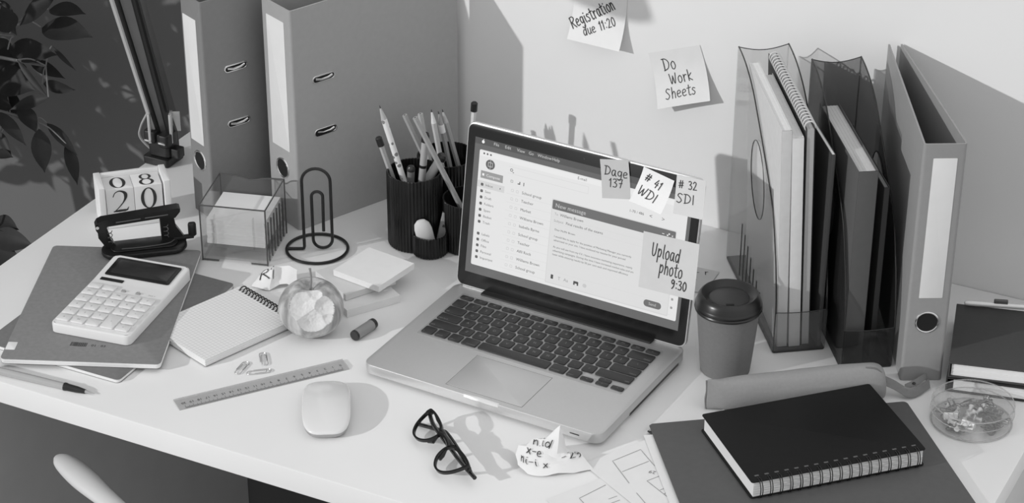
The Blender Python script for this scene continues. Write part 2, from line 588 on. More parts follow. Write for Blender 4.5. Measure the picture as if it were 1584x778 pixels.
binder('binder', 'grey lever arch binder at the far left beside the desk lamp', -1.0795, 0.6882, rad(-25), 0.05, 0.285, -0.004, 0.050, 0.22,
       (0.108, 0.29, 0.006, 0.038), [(0.045, 0.135), (0.045, 0.215)])
binder('binder', 'grey lever arch binder behind the black wire memo holder', -0.977, 0.7235, rad(-24.0), 0.066, 0.272, 0.040, 0.0655, 0.36,
       (0.112, 0.298, 0.012, 0.052), [(0.045, 0.135), (0.045, 0.212)])
binder('binder', 'grey lever arch binder on the right between magazine file and dark books', -0.0742, 0.7030, 0.4983, 0.0505, 0.279, 0.006, 0.024, 0.29,
       (0.115, 0.300, 0.0125, 0.0405), [])

# ================================================================== LAMP
def lamp():
    t = thing('desk_lamp', 'silver and black jointed desk lamp behind the date blocks', 'lamp', -1.195, 0.79, 0.0)
    bp = black_plastic
    b = MB().slab(-0.024, 0.018, -0.022, 0.02, 0.0002, 0.012, 0.004, 0.001)
    b.slab(-0.018, 0.016, -0.016, 0.016, 0.012, 0.047, 0.005, 0.002)
    b.slab(-0.021, -0.002, -0.021, 0.006, 0.034, 0.052, 0.004, 0.002)
    b.slab(0.003, 0.019, -0.021, 0.006, 0.030, 0.049, 0.004, 0.002)
    b.slab(0.012, 0.03, -0.01, 0.006, 0.012, 0.026, 0.003, 0.001)
    base = obj('base', b, bp, t)
    for sx in (-0.013, 0.010):
        obj('bolt', MB().slab(sx - 0.006, sx + 0.006, -0.0225, -0.0205, 0.036, 0.039, 0.001, 0.0004), steel, base)
    p0 = Vector((0.0, -0.004, 0.046)); p1 = Vector((-0.072, -0.03, 0.42))
    dirv = (p1 - p0)
    side = Vector((0.8925, 0.451, 0))
    for k, (off, r, mm, nm) in enumerate(((-0.018, 0.0042, mat('satin_silver', 0.55, 0.3, 0.03, 40, metal=0.25), 'arm'), (-0.010, 0.004, bp, 'arm'), (0.022, 0.006, bp, 'arm'))):
        q0 = p0 + side * off * 0.55; q1 = p1 + side * off
        obj(nm, MB().tube([q0, q0 + dirv * 0.5 + (q1 - q0 - dirv) * 0.5, q1], r, 10), mm, t)
    xf = along(p0, p1, Vector((0, 1, 0)))
    pl = MB()
    q = [p0 + side * -0.008, p0 + side * 0.012, p1 + side * 0.018, p1 + side * -0.012]
    back = Vector((0.01, 0.012, 0))
    pl.add([tuple(p) for p in q] + [tuple(p + back) for p in q], [(0, 1, 2, 3), (7, 6, 5, 4), (0, 4, 5, 1), (1, 5, 6, 2), (2, 6, 7, 3), (3, 7, 4, 0)])
    obj('channel', pl, mat('lamp_grey', 0.20, 0.3, 0.05, 40, metal=0.7), t)
    # bracket cheeks
    ck = MB()
    for off in (-0.016, 0.014):
        o = p0 + side * off
        xfc = Matrix((side, Vector((-0.451, 0.8925, 0)), Vector((0, 0, 1)))).transposed().to_4x4()
        xfc.translation = o
        ck.slab(-0.002, 0.002, -0.012, 0.012, -0.012, 0.032, 0.001, 0.0005, xf=xfc)
    ck.slab(-0.014, 0.012, 0.004, 0.006, 0.0, 0.03, 0.0008, 0.0003, xf=xfc)
    obj('bracket', ck, mat('satin_steel', 0.7, 0.35, 0.04, 40, metal=0.6), t)
    # thin cable
    obj('cable', MB().tube(catmull([(-0.018, 0.004, 0.004), (-0.038, -0.004, 0.028), (-0.034, -0.006, 0.05), (-0.016, -0.006, 0.085), (-0.02, -0.012, 0.11)], 6), 0.0016, 6),
        mat('cable_grey', 0.45, 0.4), t)
    # upper arm and shade, above the picture
    hp = Vector((0.042, -0.535, 0.626))
    obj('arm', MB().tube([p1, hp], 0.006, 10), bp, t)
    obj('joint', MB().lathe([(0.0001, -0.018), (0.016, -0.018), (0.016, 0.018), (0.0001, 0.018)], 20, xf=Matrix.Translation(p1) @ Matrix.Rotation(PI / 2, 4, 'X')), bp, t)
    sh = [(0.014, 0.075), (0.022, 0.06), (0.03, 0.045), (0.055, 0.015), (0.068, -0.02), (0.066, -0.02), (0.053, 0.014), (0.028, 0.043)]
    obj('lamp_shade', MB().lathe(sh, 36, xf=Matrix.Translation(hp)), mat('lamp_shade_grey', 0.3, 0.3, 0, 40, metal=0.5), t)
lamp()

# ================================================================== DATE BLOCKS
def digit_strokes(d):
    """serif digits as ribbons with thick and thin strokes in a box 1 wide, 1.4 tall centred on 0"""
    out = []
    def oval(cx, cy, a, b, thin, thick, tilt=0.0):
        pts = []; ws = []
        for i in range(41):
            t = 2 * PI * i / 40 + PI / 2
            pts.append((cx + a * math.cos(t) + tilt * math.sin(t), cy + b * math.sin(t)))
            ws.append(thin + (thick - thin) * abs(math.cos(t)) ** 1.6)
        out.append((pts, ws))
    if d == '0':
        oval(0, 0, 0.36, 0.64, 0.05, 0.19)
    elif d == '8':
        oval(0, 0.34, 0.27, 0.31, 0.05, 0.15)
        oval(0, -0.32, 0.34, 0.36, 0.05, 0.17)
    elif d == '2':
        p = catmull([(-0.40, 0.34), (-0.27, 0.58), (0.0, 0.67), (0.27, 0.52), (0.31, 0.26), (0.16, -0.06), (-0.16, -0.42), (-0.40, -0.62)], 8)
        n = len(p)
        ws = []
        for i in range(n):
            u = i / (n - 1)
            ws.append(0.05 + 0.15 * math.exp(-((u - 0.50) / 0.17) ** 2))
        out.append((p, ws))
        out.append(([(-0.42, -0.60), (-0.1, -0.585), (0.22, -0.585), (0.36, -0.56), (0.44, -0.40)], [0.05, 0.15, 0.15, 0.10, 0.03]))
    return out

def date_blocks():
    X, Y, A = -1.1540, 0.5765, rad(43.5)
    wood = mat('white_wood', 0.78, 0.6, 0.02, 60)
    W, Dp, Hh = 0.0965, 0.050, 0.062
    t = thing('calendar_stand', 'white wooden calendar tray holding the two number blocks behind the hole punch', 'calendar', X, Y, 0.0, A)
    obj('base', MB().slab(0.009, W - 0.009, 0, Dp, 0.0002, 0.005, 0.001), wood, t)
    obj('back', MB().slab(0.009, W - 0.009, Dp - 0.006, Dp, 0.0051, Hh - 0.001, 0.001), wood, t)
    for x0, x1 in ((0.0, 0.0088), (W - 0.0088, W)):
        obj('side', MB().slab(x0, x1, 0.0, Dp, 0.0002, Hh, 0.0012, 0.0008), wood, t)
    # month bar
    R = Matrix.Rotation(A, 4, 'Z')
    def loc(x, y, z):
        v = R @ Vector((x, y, 0)); return (X + v.x, Y + v.y, z)
    bar = thing('month_bar', 'low white wooden month bar under the number blocks in the tray', 'calendar block', *loc(0.0095, 0.002, 0.0053), A)
    obj('bar', MB().slab(0, W - 0.019, 0, 0.036, 0, 0.0135, 0.0008), wood, bar)
    mk = MB()
    F = lambda x, y, l: (x, -l, y)
    for xx in (0.027, 0.037):
        ribbon(mk, [(xx, 0.007), (xx, 0.0125)], [0.001, 0.001], F, 0.0003)
    obj('lettering', mk, ink, bar)
    cw = 0.0376
    for i, (tp, fr, lb) in enumerate((('0', '2', 'white number block reading 2 in front and 0 on top'), ('8', '0', 'white number block reading 0 in front and 8 on top'))):
        x0 = 0.0098 + i * (cw + 0.0005)
        c = thing('number_block', lb, 'calendar block', *loc(x0, 0.0035, 0.0191), A, 'calendar number blocks')
        obj('block', MB().slab(0, cw, 0, cw, 0, cw, 0.0008, 0.0006), wood, c)
        k = MB()
        s = 0.0235
        for pts, ws in digit_strokes(fr):
            ribbon(k, [(cw / 2 + p[0] * s, cw / 2 + p[1] * s) for p in pts], [q * s for q in ws], lambda x, y, l: (x, -l, y), 0.0003)
        s2 = 0.0235
        for pts, ws in digit_strokes(tp):
            ribbon(k, [(cw / 2 + p[0] * s2, cw / 2 + p[1] * s2) for p in pts], [q * s2 for q in ws], lambda x, y, l: (x, y, cw + l), 0.0003)
        obj('numeral', k, ink, c)
date_blocks()

# ================================================================== HOLE PUNCH
def hole_punch():
    t = thing('hole_punch', 'black two hole punch in front of the white date blocks', 'hole punch', -1.0590, 0.5400, 0.0122, rad(41))
    bp = mat('punch_black', 0.009, 0.28, 0.1, 100)
    L = 0.112
    b = MB().slab(-L / 2, L / 2, -0.024, 0.021, 0, 0.008, 0.021, 0.0028, 8)
    b.slab(-L / 2 + 0.012, L / 2 - 0.012, -0.016, 0.014, 0.008, 0.0105, 0.012, 0.0015, 8)
    obj('base', b, bp, t)
    lip = MB().tube(catmull([(-0.03, -0.0115, 0.0112), (0.0, -0.0135, 0.0115), (0.03, -0.010, 0.0112), (0.040, -0.002, 0.0112)], 6), 0.0009, 6)
    obj('paper_stop', lip, mat('punch_grey', 0.05, 0.35), t)
    YX = Matrix(((1, 0, 0, 0), (0, 0, -1, 0), (0, 1, 0, 0), (0, 0, 0, 1)))
    def zt(x):
        return 0.0415 + 0.045 * (x + 0.055)
    # side posts: plates in the plane of the punch
    obj('punch_post', MB().prism([(-0.050, 0.0100), (-0.036, 0.0100), (-0.042, 0.020), (-0.0475, zt(-0.047) + 0.002), (-0.058, zt(-0.058) + 0.002), (-0.058, 0.024)], -0.010, -0.001, xf=YX), bp, t)
    obj('punch_post', MB().prism([(0.024, 0.0100), (0.056, 0.0070), (0.050, 0.018), (0.0435, 0.029), (0.041, zt(0.041) + 0.002), (0.023, zt(0.023) + 0.002), (0.0235, 0.022)], -0.010, -0.001, xf=YX), bp, t)
    for o in (-0.043, 0.030):
        c = [(o + 0.003 * math.cos(i * 0.9), -0.0035 + 0.003 * math.sin(i * 0.9), 0.0165 + i * 0.0009) for i in range(22)]
        obj('spring', MB().tube(c, 0.0006, 5), mat('spring_dark', 0.12, 0.3, 0, 30, metal=0.6), t)
    lv = MB().prism([(-0.0605, zt(-0.0605) - 0.004), (-0.058, zt(-0.058) - 0.009), (-0.050, zt(-0.05) - 0.008), (-0.045, zt(-0.045) - 0.001), (0.034, zt(0.034) - 0.0005), (0.043, zt(0.043) - 0.003), (0.050, zt(0.05) + 0.005), (0.0505, zt(0.0505) + 0.009), (0.047, zt(0.047) + 0.0105), (-0.052, zt(-0.052) + 0.0085), (-0.058, zt(-0.058) + 0.006), (-0.061, zt(-0.061) + 0.001)], -0.013, 0.002, xf=YX)
    obj('lever', lv, bp, t, sharp=0.5)
    for x0, x1 in ((-0.034, -0.002), (0.004, 0.034)):
        m = MB().prism([(x0, zt(x0) + 0.003), (x1, zt(x1) + 0.003), (x1, zt(x1) + 0.0042), (x0, zt(x0) + 0.0042)], 0.0020, 0.0026, xf=YX)
        obj('lever_slot', m, mat('slot_grey', 0.12, 0.4), t)
    obj('pivot', MB().lathe([(0.0001, 0), (0.0022, 0), (0.0022, 0.001), (0.0001, 0.001)], 12, xf=Matrix.Translation((-0.0585, -0.0042, zt(-0.0585) + 0.001)) @ Matrix.Rotation(PI / 2, 4, 'X')), steel, t)
    obj('guide_rod', MB().slab(0.040, 0.066, 0.000, 0.007, 0.0085, 0.0125, 0.001, 0.0005), bp, t)
    obj('guide_knob', MB().slab(-0.0055, 0.0055, -0.0042, 0.0042, 0, 0.021, 0.004, 0.003, 5, xf=Matrix.Translation((0.0645, 0.0035, 0.010))), bp, t)
hole_punch()

# ================================================================== MEMO BOX
def memo_box():
    X, Y, A = -0.9883, 0.570, rad(16.0)
    t = thing('memo_box', 'clear smoky plastic memo box with ribbed side beside the hole punch', 'memo box', X, Y, 0.0003, A)
    cm = clear_mat('smoky_clear', 0.93, 0.12, 0.03, 0.40)
    ed = mat('plastic_edge', 0.07, 0.25)
    W, Dp, H = 0.0885, 0.092, 0.0815
    th = 0.002
    # front, back, left panels with feet; right panel with slots
    Rx = Matrix.Rotation(PI / 2, 4, 'X')
    front = [(0, 0), (0.022, 0), (0.024, 0.004), (W - 0.024, 0.004), (W - 0.022, 0), (W, 0), (W, H), (0, H)]
    back = [(0, 0), (W, 0), (W, H)] + catmull([(W, H, 0), (W * 0.72, H - 0.001, 0), (W * 0.5, H - 0.005, 0), (W * 0.28, H - 0.001, 0), (0, H, 0)], 5)[1:-1] + [(0, H)]
    back = [(p[0], p[1]) for p in back]
    obj('front_wall', MB().poly2d(front, [], -th / 2, th / 2, xf=Matrix.Translation((0, th / 2, 0)) @ Rx), cm, t)
    obj('back_wall', MB().poly2d(back, [], -th / 2, th / 2, xf=Matrix.Translation((0, Dp - th / 2, 0)) @ Rx), cm, t)
    Ry = Matrix(((0, 0, 1, 0), (1, 0, 0, 0), (0, 1, 0, 0), (0, 0, 0, 1)))
    sidep = [(th, 0), (Dp - th, 0), (Dp - th, H), (th, H)]
    obj('side_wall', MB().poly2d(sidep, [], -th / 2, th / 2, xf=Matrix.Translation((th / 2, 0, 0)) @ Ry), cm, t)
    slots = []
    for i in range(5):
        y0 = 0.017 + i * 0.0135
        slots.append([(y0, 0.003), (y0 + 0.0055, 0.003), (y0 + 0.0055, 0.058), (y0, 0.058)])
    obj('side_wall', MB().poly2d(sidep, slots, -th / 2, th / 2, xf=Matrix.Translation((W - th / 2, 0, 0)) @ Ry), cm, t)
    ribs = MB()
    for i in range(6):
        y0 = 0.0125 + i * 0.0135
        ribs.box(W - th, W + 0.0002, y0, y0 + 0.0012, 0.001, 0.058)
    obj('rib', ribs, ed, t)
    obj('floor_plate', MB().box(th, W - th, th, Dp - th, 0.0185, 0.0205), cm, t)
    obj('floor_plate', MB().box(th, W - th, th, Dp - th, 0.006, 0.0075), cm, t)
    # dark polished rims
    e = MB()
    q = 0.0018
    for p0, p1 in (((0, 0, H), (W, 0, H)), ((0, 0, H), (0, Dp, H)), ((W, 0, H), (W, Dp, H)), ((0, 0, 0), (0, 0, H)), ((W, 0, 0), (W, 0, H)), ((W, Dp, 0), (W, Dp, H)), ((0, Dp, 0), (0, Dp, H)),
                   ((0, 0, 0.0015), (0.022, 0, 0.0015)), ((W - 0.022, 0, 0.0015), (W, 0, 0.0015))):
        e.tube([p0, p1], q * 0.55, 6)
    e.tube([(p[0], Dp - 0.001, p[1]) for p in back[2:]], q * 0.55, 6)
    obj('rim', e, ed, t)
    # guide walls inside the front corners
    g = MB()
    for x0 in (0.017, W - 0.019):
        g.box(x0, x0 + 0.0012, th, th + 0.006, 0.0206, 0.066)
    obj('corner_guide', g, cm, t)
    R = Matrix.Rotation(A, 4, 'Z')
    v = R @ Vector((0.0035, 0.0095, 0))
    nb = thing('paper_block', 'block of loose white note paper inside the clear memo box', 'note paper', X + v.x, Y + v.y, 0.0212, A)
    rnd = random.Random(4)
    pb = MB()
    for i in range(16):
        z = i * 0.0022
        jx, jy = rnd.uniform(-0.0006, 0.0006), rnd.uniform(-0.0006, 0.0006)
        pb.box(0.0012 + jx, 0.080 + jx, 0.0005 + jy, 0.079 + jy, z, z + 0.00215)
    obj('sheets', pb, white_paper, nb)
memo_box()

# ================================================================== WIRE MEMO HOLDER
def wire_holder():
    u = rad(26.8)
    t = thing('memo_holder', 'black wire memo holder shaped like a giant paper clip on a ring base', 'memo holder', -0.8680, 0.6615, 0.0, u)
    m = mat('black_wire', 0.008, 0.3)
    r = 0.0021
    R0 = 0.0405
    ring = [(R0 * math.cos(a), R0 * math.sin(a), r + 0.0003) for a in [2 * PI * i / 56 for i in range(56)]]
    obj('ring_base', MB().tube(ring, r, 10, True), m, t)
    y = 0.0
    xl, xr = -0.0168, 0.0205
    H = 0.121
    rr = (xr - xl) / 2
    p = [(-R0, 0, r + 0.0003), (-0.03, 0, r + 0.0003), (xl - 0.003, 0, r + 0.0003), (xl - 0.0008, 0, r + 0.001), (xl, 0, r + 0.004), (xl, 0, H - rr)]
    p += [(xl + rr - rr * math.cos(a), 0, H - rr + rr * math.sin(a)) for a in [PI * i / 14 for i in range(1, 14)]]
    p += [(xr, 0, H - rr), (xr, 0, 0.02)]
    xi = -0.0048
    r2 = (xr - xi) / 2
    p += [(xr - r2 + r2 * math.cos(a), 0, 0.0165 - r2 * math.sin(a)) for a in [PI * i / 12 for i in range(0, 13)]]
    xo = 0.010
    r3 = (xo - xi) / 2
    p += [(xi, 0, 0.08)]
    p += [(xi + r3 - r3 * math.cos(a), 0, 0.080 + r3 * math.sin(a)) for a in [PI * i / 10 for i in range(1, 10)]]
    p += [(xo, 0, 0.08), (xo - 0.0006, 0, 0.029)]
    obj('clip_wire', MB().tube(p, r, 10), m, t)
wire_holder()

# ================================================================== PEN CUPS
cup_black = mat('cup_black', 0.006, 0.32, 0.1, 120, spec=0.35)

def cup_mesh(mb, cx, cy, r, h, ribs):
    th = 0.0022
    prof = [(0.0001, 0.0003), (r - 0.002, 0.0003), (r - 0.0005, 0.0015), (r, 0.003), (r, h - 0.001), (r - 0.0005, h)]
    inner = [(r - th, h), (r - th - 0.0003, h - 0.001), (r - th - 0.0003, 0.004), (0.0001, 0.004)]
    mb.lathe(prof + inner, ribs * 4, xf=Matrix.Translation((cx, cy, 0)), rib=ribs, rib_d=0.00055)

def pen_cups():
    X, Y = -0.7640, 0.7430
    t = thing('desk_organizer', 'black ribbed pen organizer with joined tall, middle and small cups behind the laptop corner', 'pen holder', X, Y, 0)
    for nm, cx, cy, r, h, rb in (('tall_cup', 0, 0, 0.0365, 0.106, 50), ('middle_cup', 0.067, 0.022, 0.0335, 0.072, 46), ('small_cup', 0.0315, -0.0175, 0.0235, 0.030, 34)):
        m = MB(); cup_mesh(m, cx, cy, r, h, rb)
        obj(nm, m, cup_black, t)
    t = thing('pen_cup', 'separate black pencil cup standing behind the organizer by the binder', 'pen holder', -0.765, 0.835, 0)
    m = MB(); cup_mesh(m, 0, 0, 0.040, 0.088, 54)
    obj('cup', m, cup_black, t)
pen_cups()

def stick(name, label, top, bot, build, group='pens and pencils in the black cups'):
    """a pen or pencil standing in a cup: local z runs from the lower end to the top end"""
    a = Vector(bot); b = Vector(top)
    L = (b - a).length
    o = bpy.data.objects.new(name, None); COL.objects.link(o)
    o.empty_display_size = 0.02
    m = along(a, b)
    o.location = a + Vector((0, 0, DESK))
    o.rotation_euler = m.to_euler()
    tag(o, label, 'pencil' if 'pencil' in name else 'pen', group)
    build(o, L)
    return o

def hexa(r, z0, z1):
    return MB().prism([(r * math.cos(PI / 3 * i), r * math.sin(PI / 3 * i)) for i in range(6)], z0, z1)

def pencil(g, flat=False, cap=False, tipg=0.45, spots=False, band=False, r=0.0037):
    def b(o, L):
        m = mat('pencil_paint_%d' % int(g * 1000), g, 0.35, 0.05, 200)
        end = L if flat else (L - 0.012 if cap else L - 0.02)
        if spots:
            mm = MATS.get('spotted')
            if mm is None:
                mm = mat('spotted', 0.75, 0.4, 0.05, 200)
                nt = mm.node_tree
                tc = nt.nodes.new('ShaderNodeTexCoord'); vo = nt.nodes.new('ShaderNodeTexVoronoi')
                vo.inputs['Scale'].default_value = 110
                nt.links.new(tc.outputs['Object'], vo.inputs['Vector'])
                mr = nt.nodes.new('ShaderNodeMapRange')
                mr.inputs['From Min'].default_value = 0.28; mr.inputs['From Max'].default_value = 0.32
                mr.inputs['To Min'].default_value = 0.22; mr.inputs['To Max'].default_value = 0.78
                nt.links.new(vo.outputs['Distance'], mr.inputs['Value'])
                nt.links.new(mr.outputs[0], nt.nodes['Principled BSDF'].inputs['Base Color'])
            m = mm
            obj('barrel', MB().lathe([(0.0001, 0), (r, 0), (r, end), (0.0001, end)], 16), m, o)
        else:
            obj('barrel', hexa(r, 0, end), m, o)
        if flat:
            obj('lead', MB().lathe([(0.0001, end), (0.0012, end), (0.0012, end + 0.0003), (0.0001, end + 0.0003)], 10), mat('graphite', 0.04, 0.4), o)
        elif cap:
            obj('end_cap', MB().lathe([(0.0001, end - 0.001), (r + 0.0009, end - 0.001), (r + 0.0009, L - 0.0015), (r - 0.0005, L), (0.0001, L)], 16), mat('cap_black', 0.012, 0.35), o)
        else:
            obj('sharpened_wood', MB().lathe([(0.0001, end), (r * 0.98, end), (0.0011, L - 0.004), (0.0001, L - 0.004)], 16), mat('pencil_wood_%d' % int(tipg * 100), tipg, 0.7, 0.06, 300), o)
            obj('lead', MB().lathe([(0.0001, L - 0.0045), (0.0011, L - 0.0042), (0.0003, L), (0.0001, L)], 10), mat('graphite', 0.04, 0.4), o)
        if band:
            obj('band', MB().lathe([(0.0001, end - 0.012), (r + 0.0004, end - 0.012), (r + 0.0004, end), (0.0001, end)], 14), white_paper, o)
    return b

def marker(g, r=0.0052, caplen=0.012, capg=0.012, ring=True):
    def b(o, L):
        obj('barrel', MB().lathe([(0.0001, 0), (r * 0.8, 0), (r, 0.003), (r, L - caplen), (0.0001, L - caplen)], 20), mat('marker_body_%d' % int(g * 1000), g, 0.35), o)
        obj('cap', MB().lathe([(0.0001, L - caplen - 0.0005), (r * 1.1, L - caplen - 0.0005), (r * 1.12, L - 0.003), (r * 0.8, L), (0.0001, L)], 20), mat('marker_cap_%d' % int(capg * 1000), capg, 0.3), o)
        if ring:
            obj('ring', MB().lathe([(0.0001, L - 0.05), (r * 1.04, L - 0.05), (r * 1.04, L - 0.046), (0.0001, L - 0.046)], 20), mat('cap_black', 0.012, 0.35), o)
    return b

stick('pencil', 'grey pencil with black end cap, leftmost and lowest in the tall cup', (-0.8096, 0.7295, 0.1501), (-0.7704, 0.7470, 0.006), pencil(0.42, cap=True))
stick('pencil', 'white spotted pencil, tallest one leaning left out of the tall cup', (-0.8035, 0.7247, 0.1991), (-0.7547, 0.7450, 0.006), pencil(0.7, spots=True, r=0.0040))
stick('pencil', 'flat ended grey pencil leaning left in the rear cup', (-0.8148, 0.8098, 0.1463), (-0.7636, 0.8356, 0.0062), pencil(0.40, flat=True))
stick('pencil', 'long grey unsharpened pencil slanting down into the middle cup', (-0.7546, 0.7309, 0.1898), (-0.6812, 0.7680, 0.006), pencil(0.36, flat=True))
stick('pencil', 'short flat ended light pencil in the rear cup beside the pale sharpened one', (-0.7925, 0.8125, 0.152), (-0.7679, 0.8200, 0.0062), pencil(0.46, flat=True))
stick('marker_pen', 'slim marker with dark cap and dark ring upright in the tall cup', (-0.7498, 0.7502, 0.1602), (-0.7625, 0.7438, 0.006), marker(0.42, 0.0048))
stick('pencil', 'pale sharpened pencil with light wood tip, in the middle of the rear cup', (-0.7794, 0.8192, 0.1586), (-0.7560, 0.8270, 0.0062), pencil(0.55, tipg=0.75))
stick('pencil', 'grey pencil with a white band below its tip in the rear cup', (-0.7747, 0.8301, 0.1522), (-0.7527, 0.8440, 0.0062), pencil(0.33, tipg=0.35, band=True))
stick('pencil', 'grey sharpened pencil leaning left, rightmost of the rear cup pencils', (-0.7737, 0.8392, 0.1514), (-0.7420, 0.8560, 0.0062), pencil(0.38, tipg=0.5))
stick('marker_pen', 'thick white marker with black cap leaning right across the tall cup rim', (-0.7349, 0.7700, 0.1237), (-0.7885, 0.7430, 0.0172), marker(0.68, 0.0062, 0.008))
stick('marker_pen', 'short stubby clear grey pen upright at the left front of the tall cup', (-0.7683, 0.7422, 0.1114), (-0.7731, 0.7398, 0.006), marker(0.2, 0.0052, 0.006, 0.03, False))
stick('pencil', 'white pencil with black end cap standing behind the laptop corner', (-0.7281, 0.8453, 0.1692), (-0.7382, 0.8402, 0.0062), pencil(0.7, cap=True))

def erasers():
    t = thing('eraser', 'oval white eraser standing in the small black cup', 'eraser', -0.7305, 0.7195, 0.0046, rad(26), rot=(rad(5), rad(-12), rad(26)))
    oval = [(0.0105 * math.cos(a), 0.0085 * math.sin(a) * 1.0) for a in [2 * PI * i / 28 for i in range(28)]]
    e = MB().lathe([(0.0001, 0), (0.009, 0.001), (0.0115, 0.009), (0.0118, 0.036), (0.0100, 0.0445), (0.0055, 0.0495), (0.0001, 0.0505)], 28)
    e.warp(lambda x, y, z: (x, y * 0.55, z))
    obj('body', e, mat('eraser_white', 0.62, 0.7, 0.03, 80), t)
    t = thing('eraser', 'grey block eraser with a dark mark leaning in the small cup', 'eraser', -0.7230, 0.7345, 0.0060, 0, rot=(rad(-6), rad(12), rad(26)))
    obj('body', MB().slab(-0.0065, 0.0065, -0.004, 0.004, 0, 0.05, 0.002, 0.001), mat('eraser_grey', 0.24, 0.7, 0.05, 80), t)
    obj('mark', MB().prism([(-0.003, 0.030), (0.004, 0.030), (0.003, 0.034), (0.0, 0.033), (-0.002, 0.034)], 0, 0.0002, xf=Matrix.Translation((0, -0.0041, 0)) @ Matrix.Rotation(PI / 2, 4, 'X')), ink, t)
erasers()

# ================================================================== STICKY PADS
def pad(label, p, ang, s, z0, z1, g):
    t = thing('sticky_note_pad', label, 'note pad', p[0], p[1], z0, ang, 'sticky note pads stacked behind the apple')
    m = MB()
    n = 5
    for i in range(n):
        h = (z1 - z0 - 0.0004) / n
        m.box(0.0001 * (i % 2), s - 0.0001 * (i % 2), 0, s, i * h, (i + 1) * h - 0.00005)
    obj('sheets', m, mat('pad_paper_%d' % int(g * 100), g, 0.9, 0.02, 60), t)
pad('lowest light sticky note pad, turned clockwise under the other two pads', (-0.7439, 0.5272), rad(57.5), 0.076, 0.0002, 0.0112, 0.72)
pad('light grey sticky note pad in the middle of the stack of three', (-0.7571, 0.5468), rad(61.5), 0.075, 0.0114, 0.0202, 0.62)
pad('whitish sticky note pad on top of the stack of three', (-0.7223, 0.5710), rad(81.5), 0.074, 0.0204, 0.0292, 0.78)

# ================================================================== CRUMPLED NOTES
def crumple(name, label, x, y, ang, size, seed, pts, writing, g=0.8):
    """folded paper from hand placed ridge heights: pts = grid of (dx, dy, z)"""
    t = thing(name, label, 'paper', x, y, 0.0, ang)
    nv, nu = len(pts), len(pts[0])
    def fn(u, v):
        a, b = u * (nu - 1), v * (nv - 1)
        i, j = min(int(a), nu - 2), min(int(b), nv - 2)
        fu, fv = a - i, b - j
        P = [Vector(pts[j][i]), Vector(pts[j][i + 1]), Vector(pts[j + 1][i]), Vector(pts[j + 1][i + 1])]
        q = P[0].lerp(P[1], fu).lerp(P[2].lerp(P[3], fu), fv)
        w = noise.noise_vector(q * 90 + Vector((seed, 0, 0))) * 0.0016
        q = q + Vector((w.x, w.y, w.z))
        q.z = max(q.z, 0.0012)
        return q
    obj('sheet', MB().surf(fn, (nu - 1) * 3, (nv - 1) * 3, thick=0.00025), mat('note_paper_%d' % int(g * 100), g, 0.9, 0.02, 50), t, sharp=0.35)
    k = MB()
    def on(xx, yy, l):
        u = min(max(xx, 0.0), 1.0); v = min(max(yy, 0.0), 1.0)
        p = fn(u, v)
        du = fn(min(u + .01, 1), v) - fn(max(u - .01, 0), v); dv = fn(u, min(v + .01, 1)) - fn(u, max(v - .01, 0))
        n = du.cross(dv).normalized()
        return p + n * 0.0013
    for s, wx, wy, h, a, w in writing:
        handwrite(k, s, wx, wy, h, a, on, w)
    obj('handwriting', k, ink, t)

V = 0.001
def mm(rows):
    return [[(a * V, b * V, c * V) for a, b, c in r] for r in rows]
crumple('crumpled_note', 'crumpled white note with scribbles between the glasses and laptop front', -0.3665, 0.3480, rad(26.8), 0.08, 3,
        mm([[(-42, -9, 8), (-30, -20, 3), (-14, -24, 2), (4, -22, 5), (22, -18, 3), (44, -9, 2)],
            [(-44, 2, 16), (-30, -8, 12), (-14, -12, 10), (3, -12, 12), (20, -8, 9), (38, -1, 7)],
            [(-40, 12, 22), (-28, 4, 22), (-13, 0, 19), (2, -3, 12), (18, 2, 15), (31, 8, 12)],
            [(-34, 20, 14), (-24, 14, 27), (-10, 10, 30), (4, 6, 26), (14, 14, 12), (24, 20, 6)],
            [(-28, 28, 3), (-18, 24, 10), (-2, 16, 36), (7, 14, 46), (14, 24, 10), (20, 30, 2)]]),
        [('n.id', 0.22, 0.60, 0.17, 0.0, 0.014), ('x,e'.replace(',', '-'), 0.16, 0.38, 0.15, 0.0, 0.014), ('ni-i x', 0.08, 0.17, 0.15, 0.0, 0.014), ('-29', 0.68, 0.36, 0.20, 0.1, 0.016)])
crumple('crumpled_note', 'small folded white note reading R1 between the memo box and apple', -0.8690, 0.5545, rad(26.8), 0.06, 8,
        mm([[(-28, -6, 3), (-16, -12, 3), (-4, -14, 2), (8, -6, 5), (18, -6, 6), (26, -8, 2)],
            [(-24, 2, 6), (-13, -3, 13), (-2, -6, 15), (3, 2, 12), (20, 0, 17), (30, -4, 10)],
            [(-22, 10, 6), (-11, 5, 20), (0, 2, 26), (4, 8, 23), (20, 6, 27), (31, 2, 22)],
            [(-16, 18, 2), (-6, 14, 14), (2, 12, 21), (8, 16, 18), (20, 14, 22), (29, 12, 14)]]),
        [('R1', 0.13, 0.28, 0.40, 0.10, 0.03)])

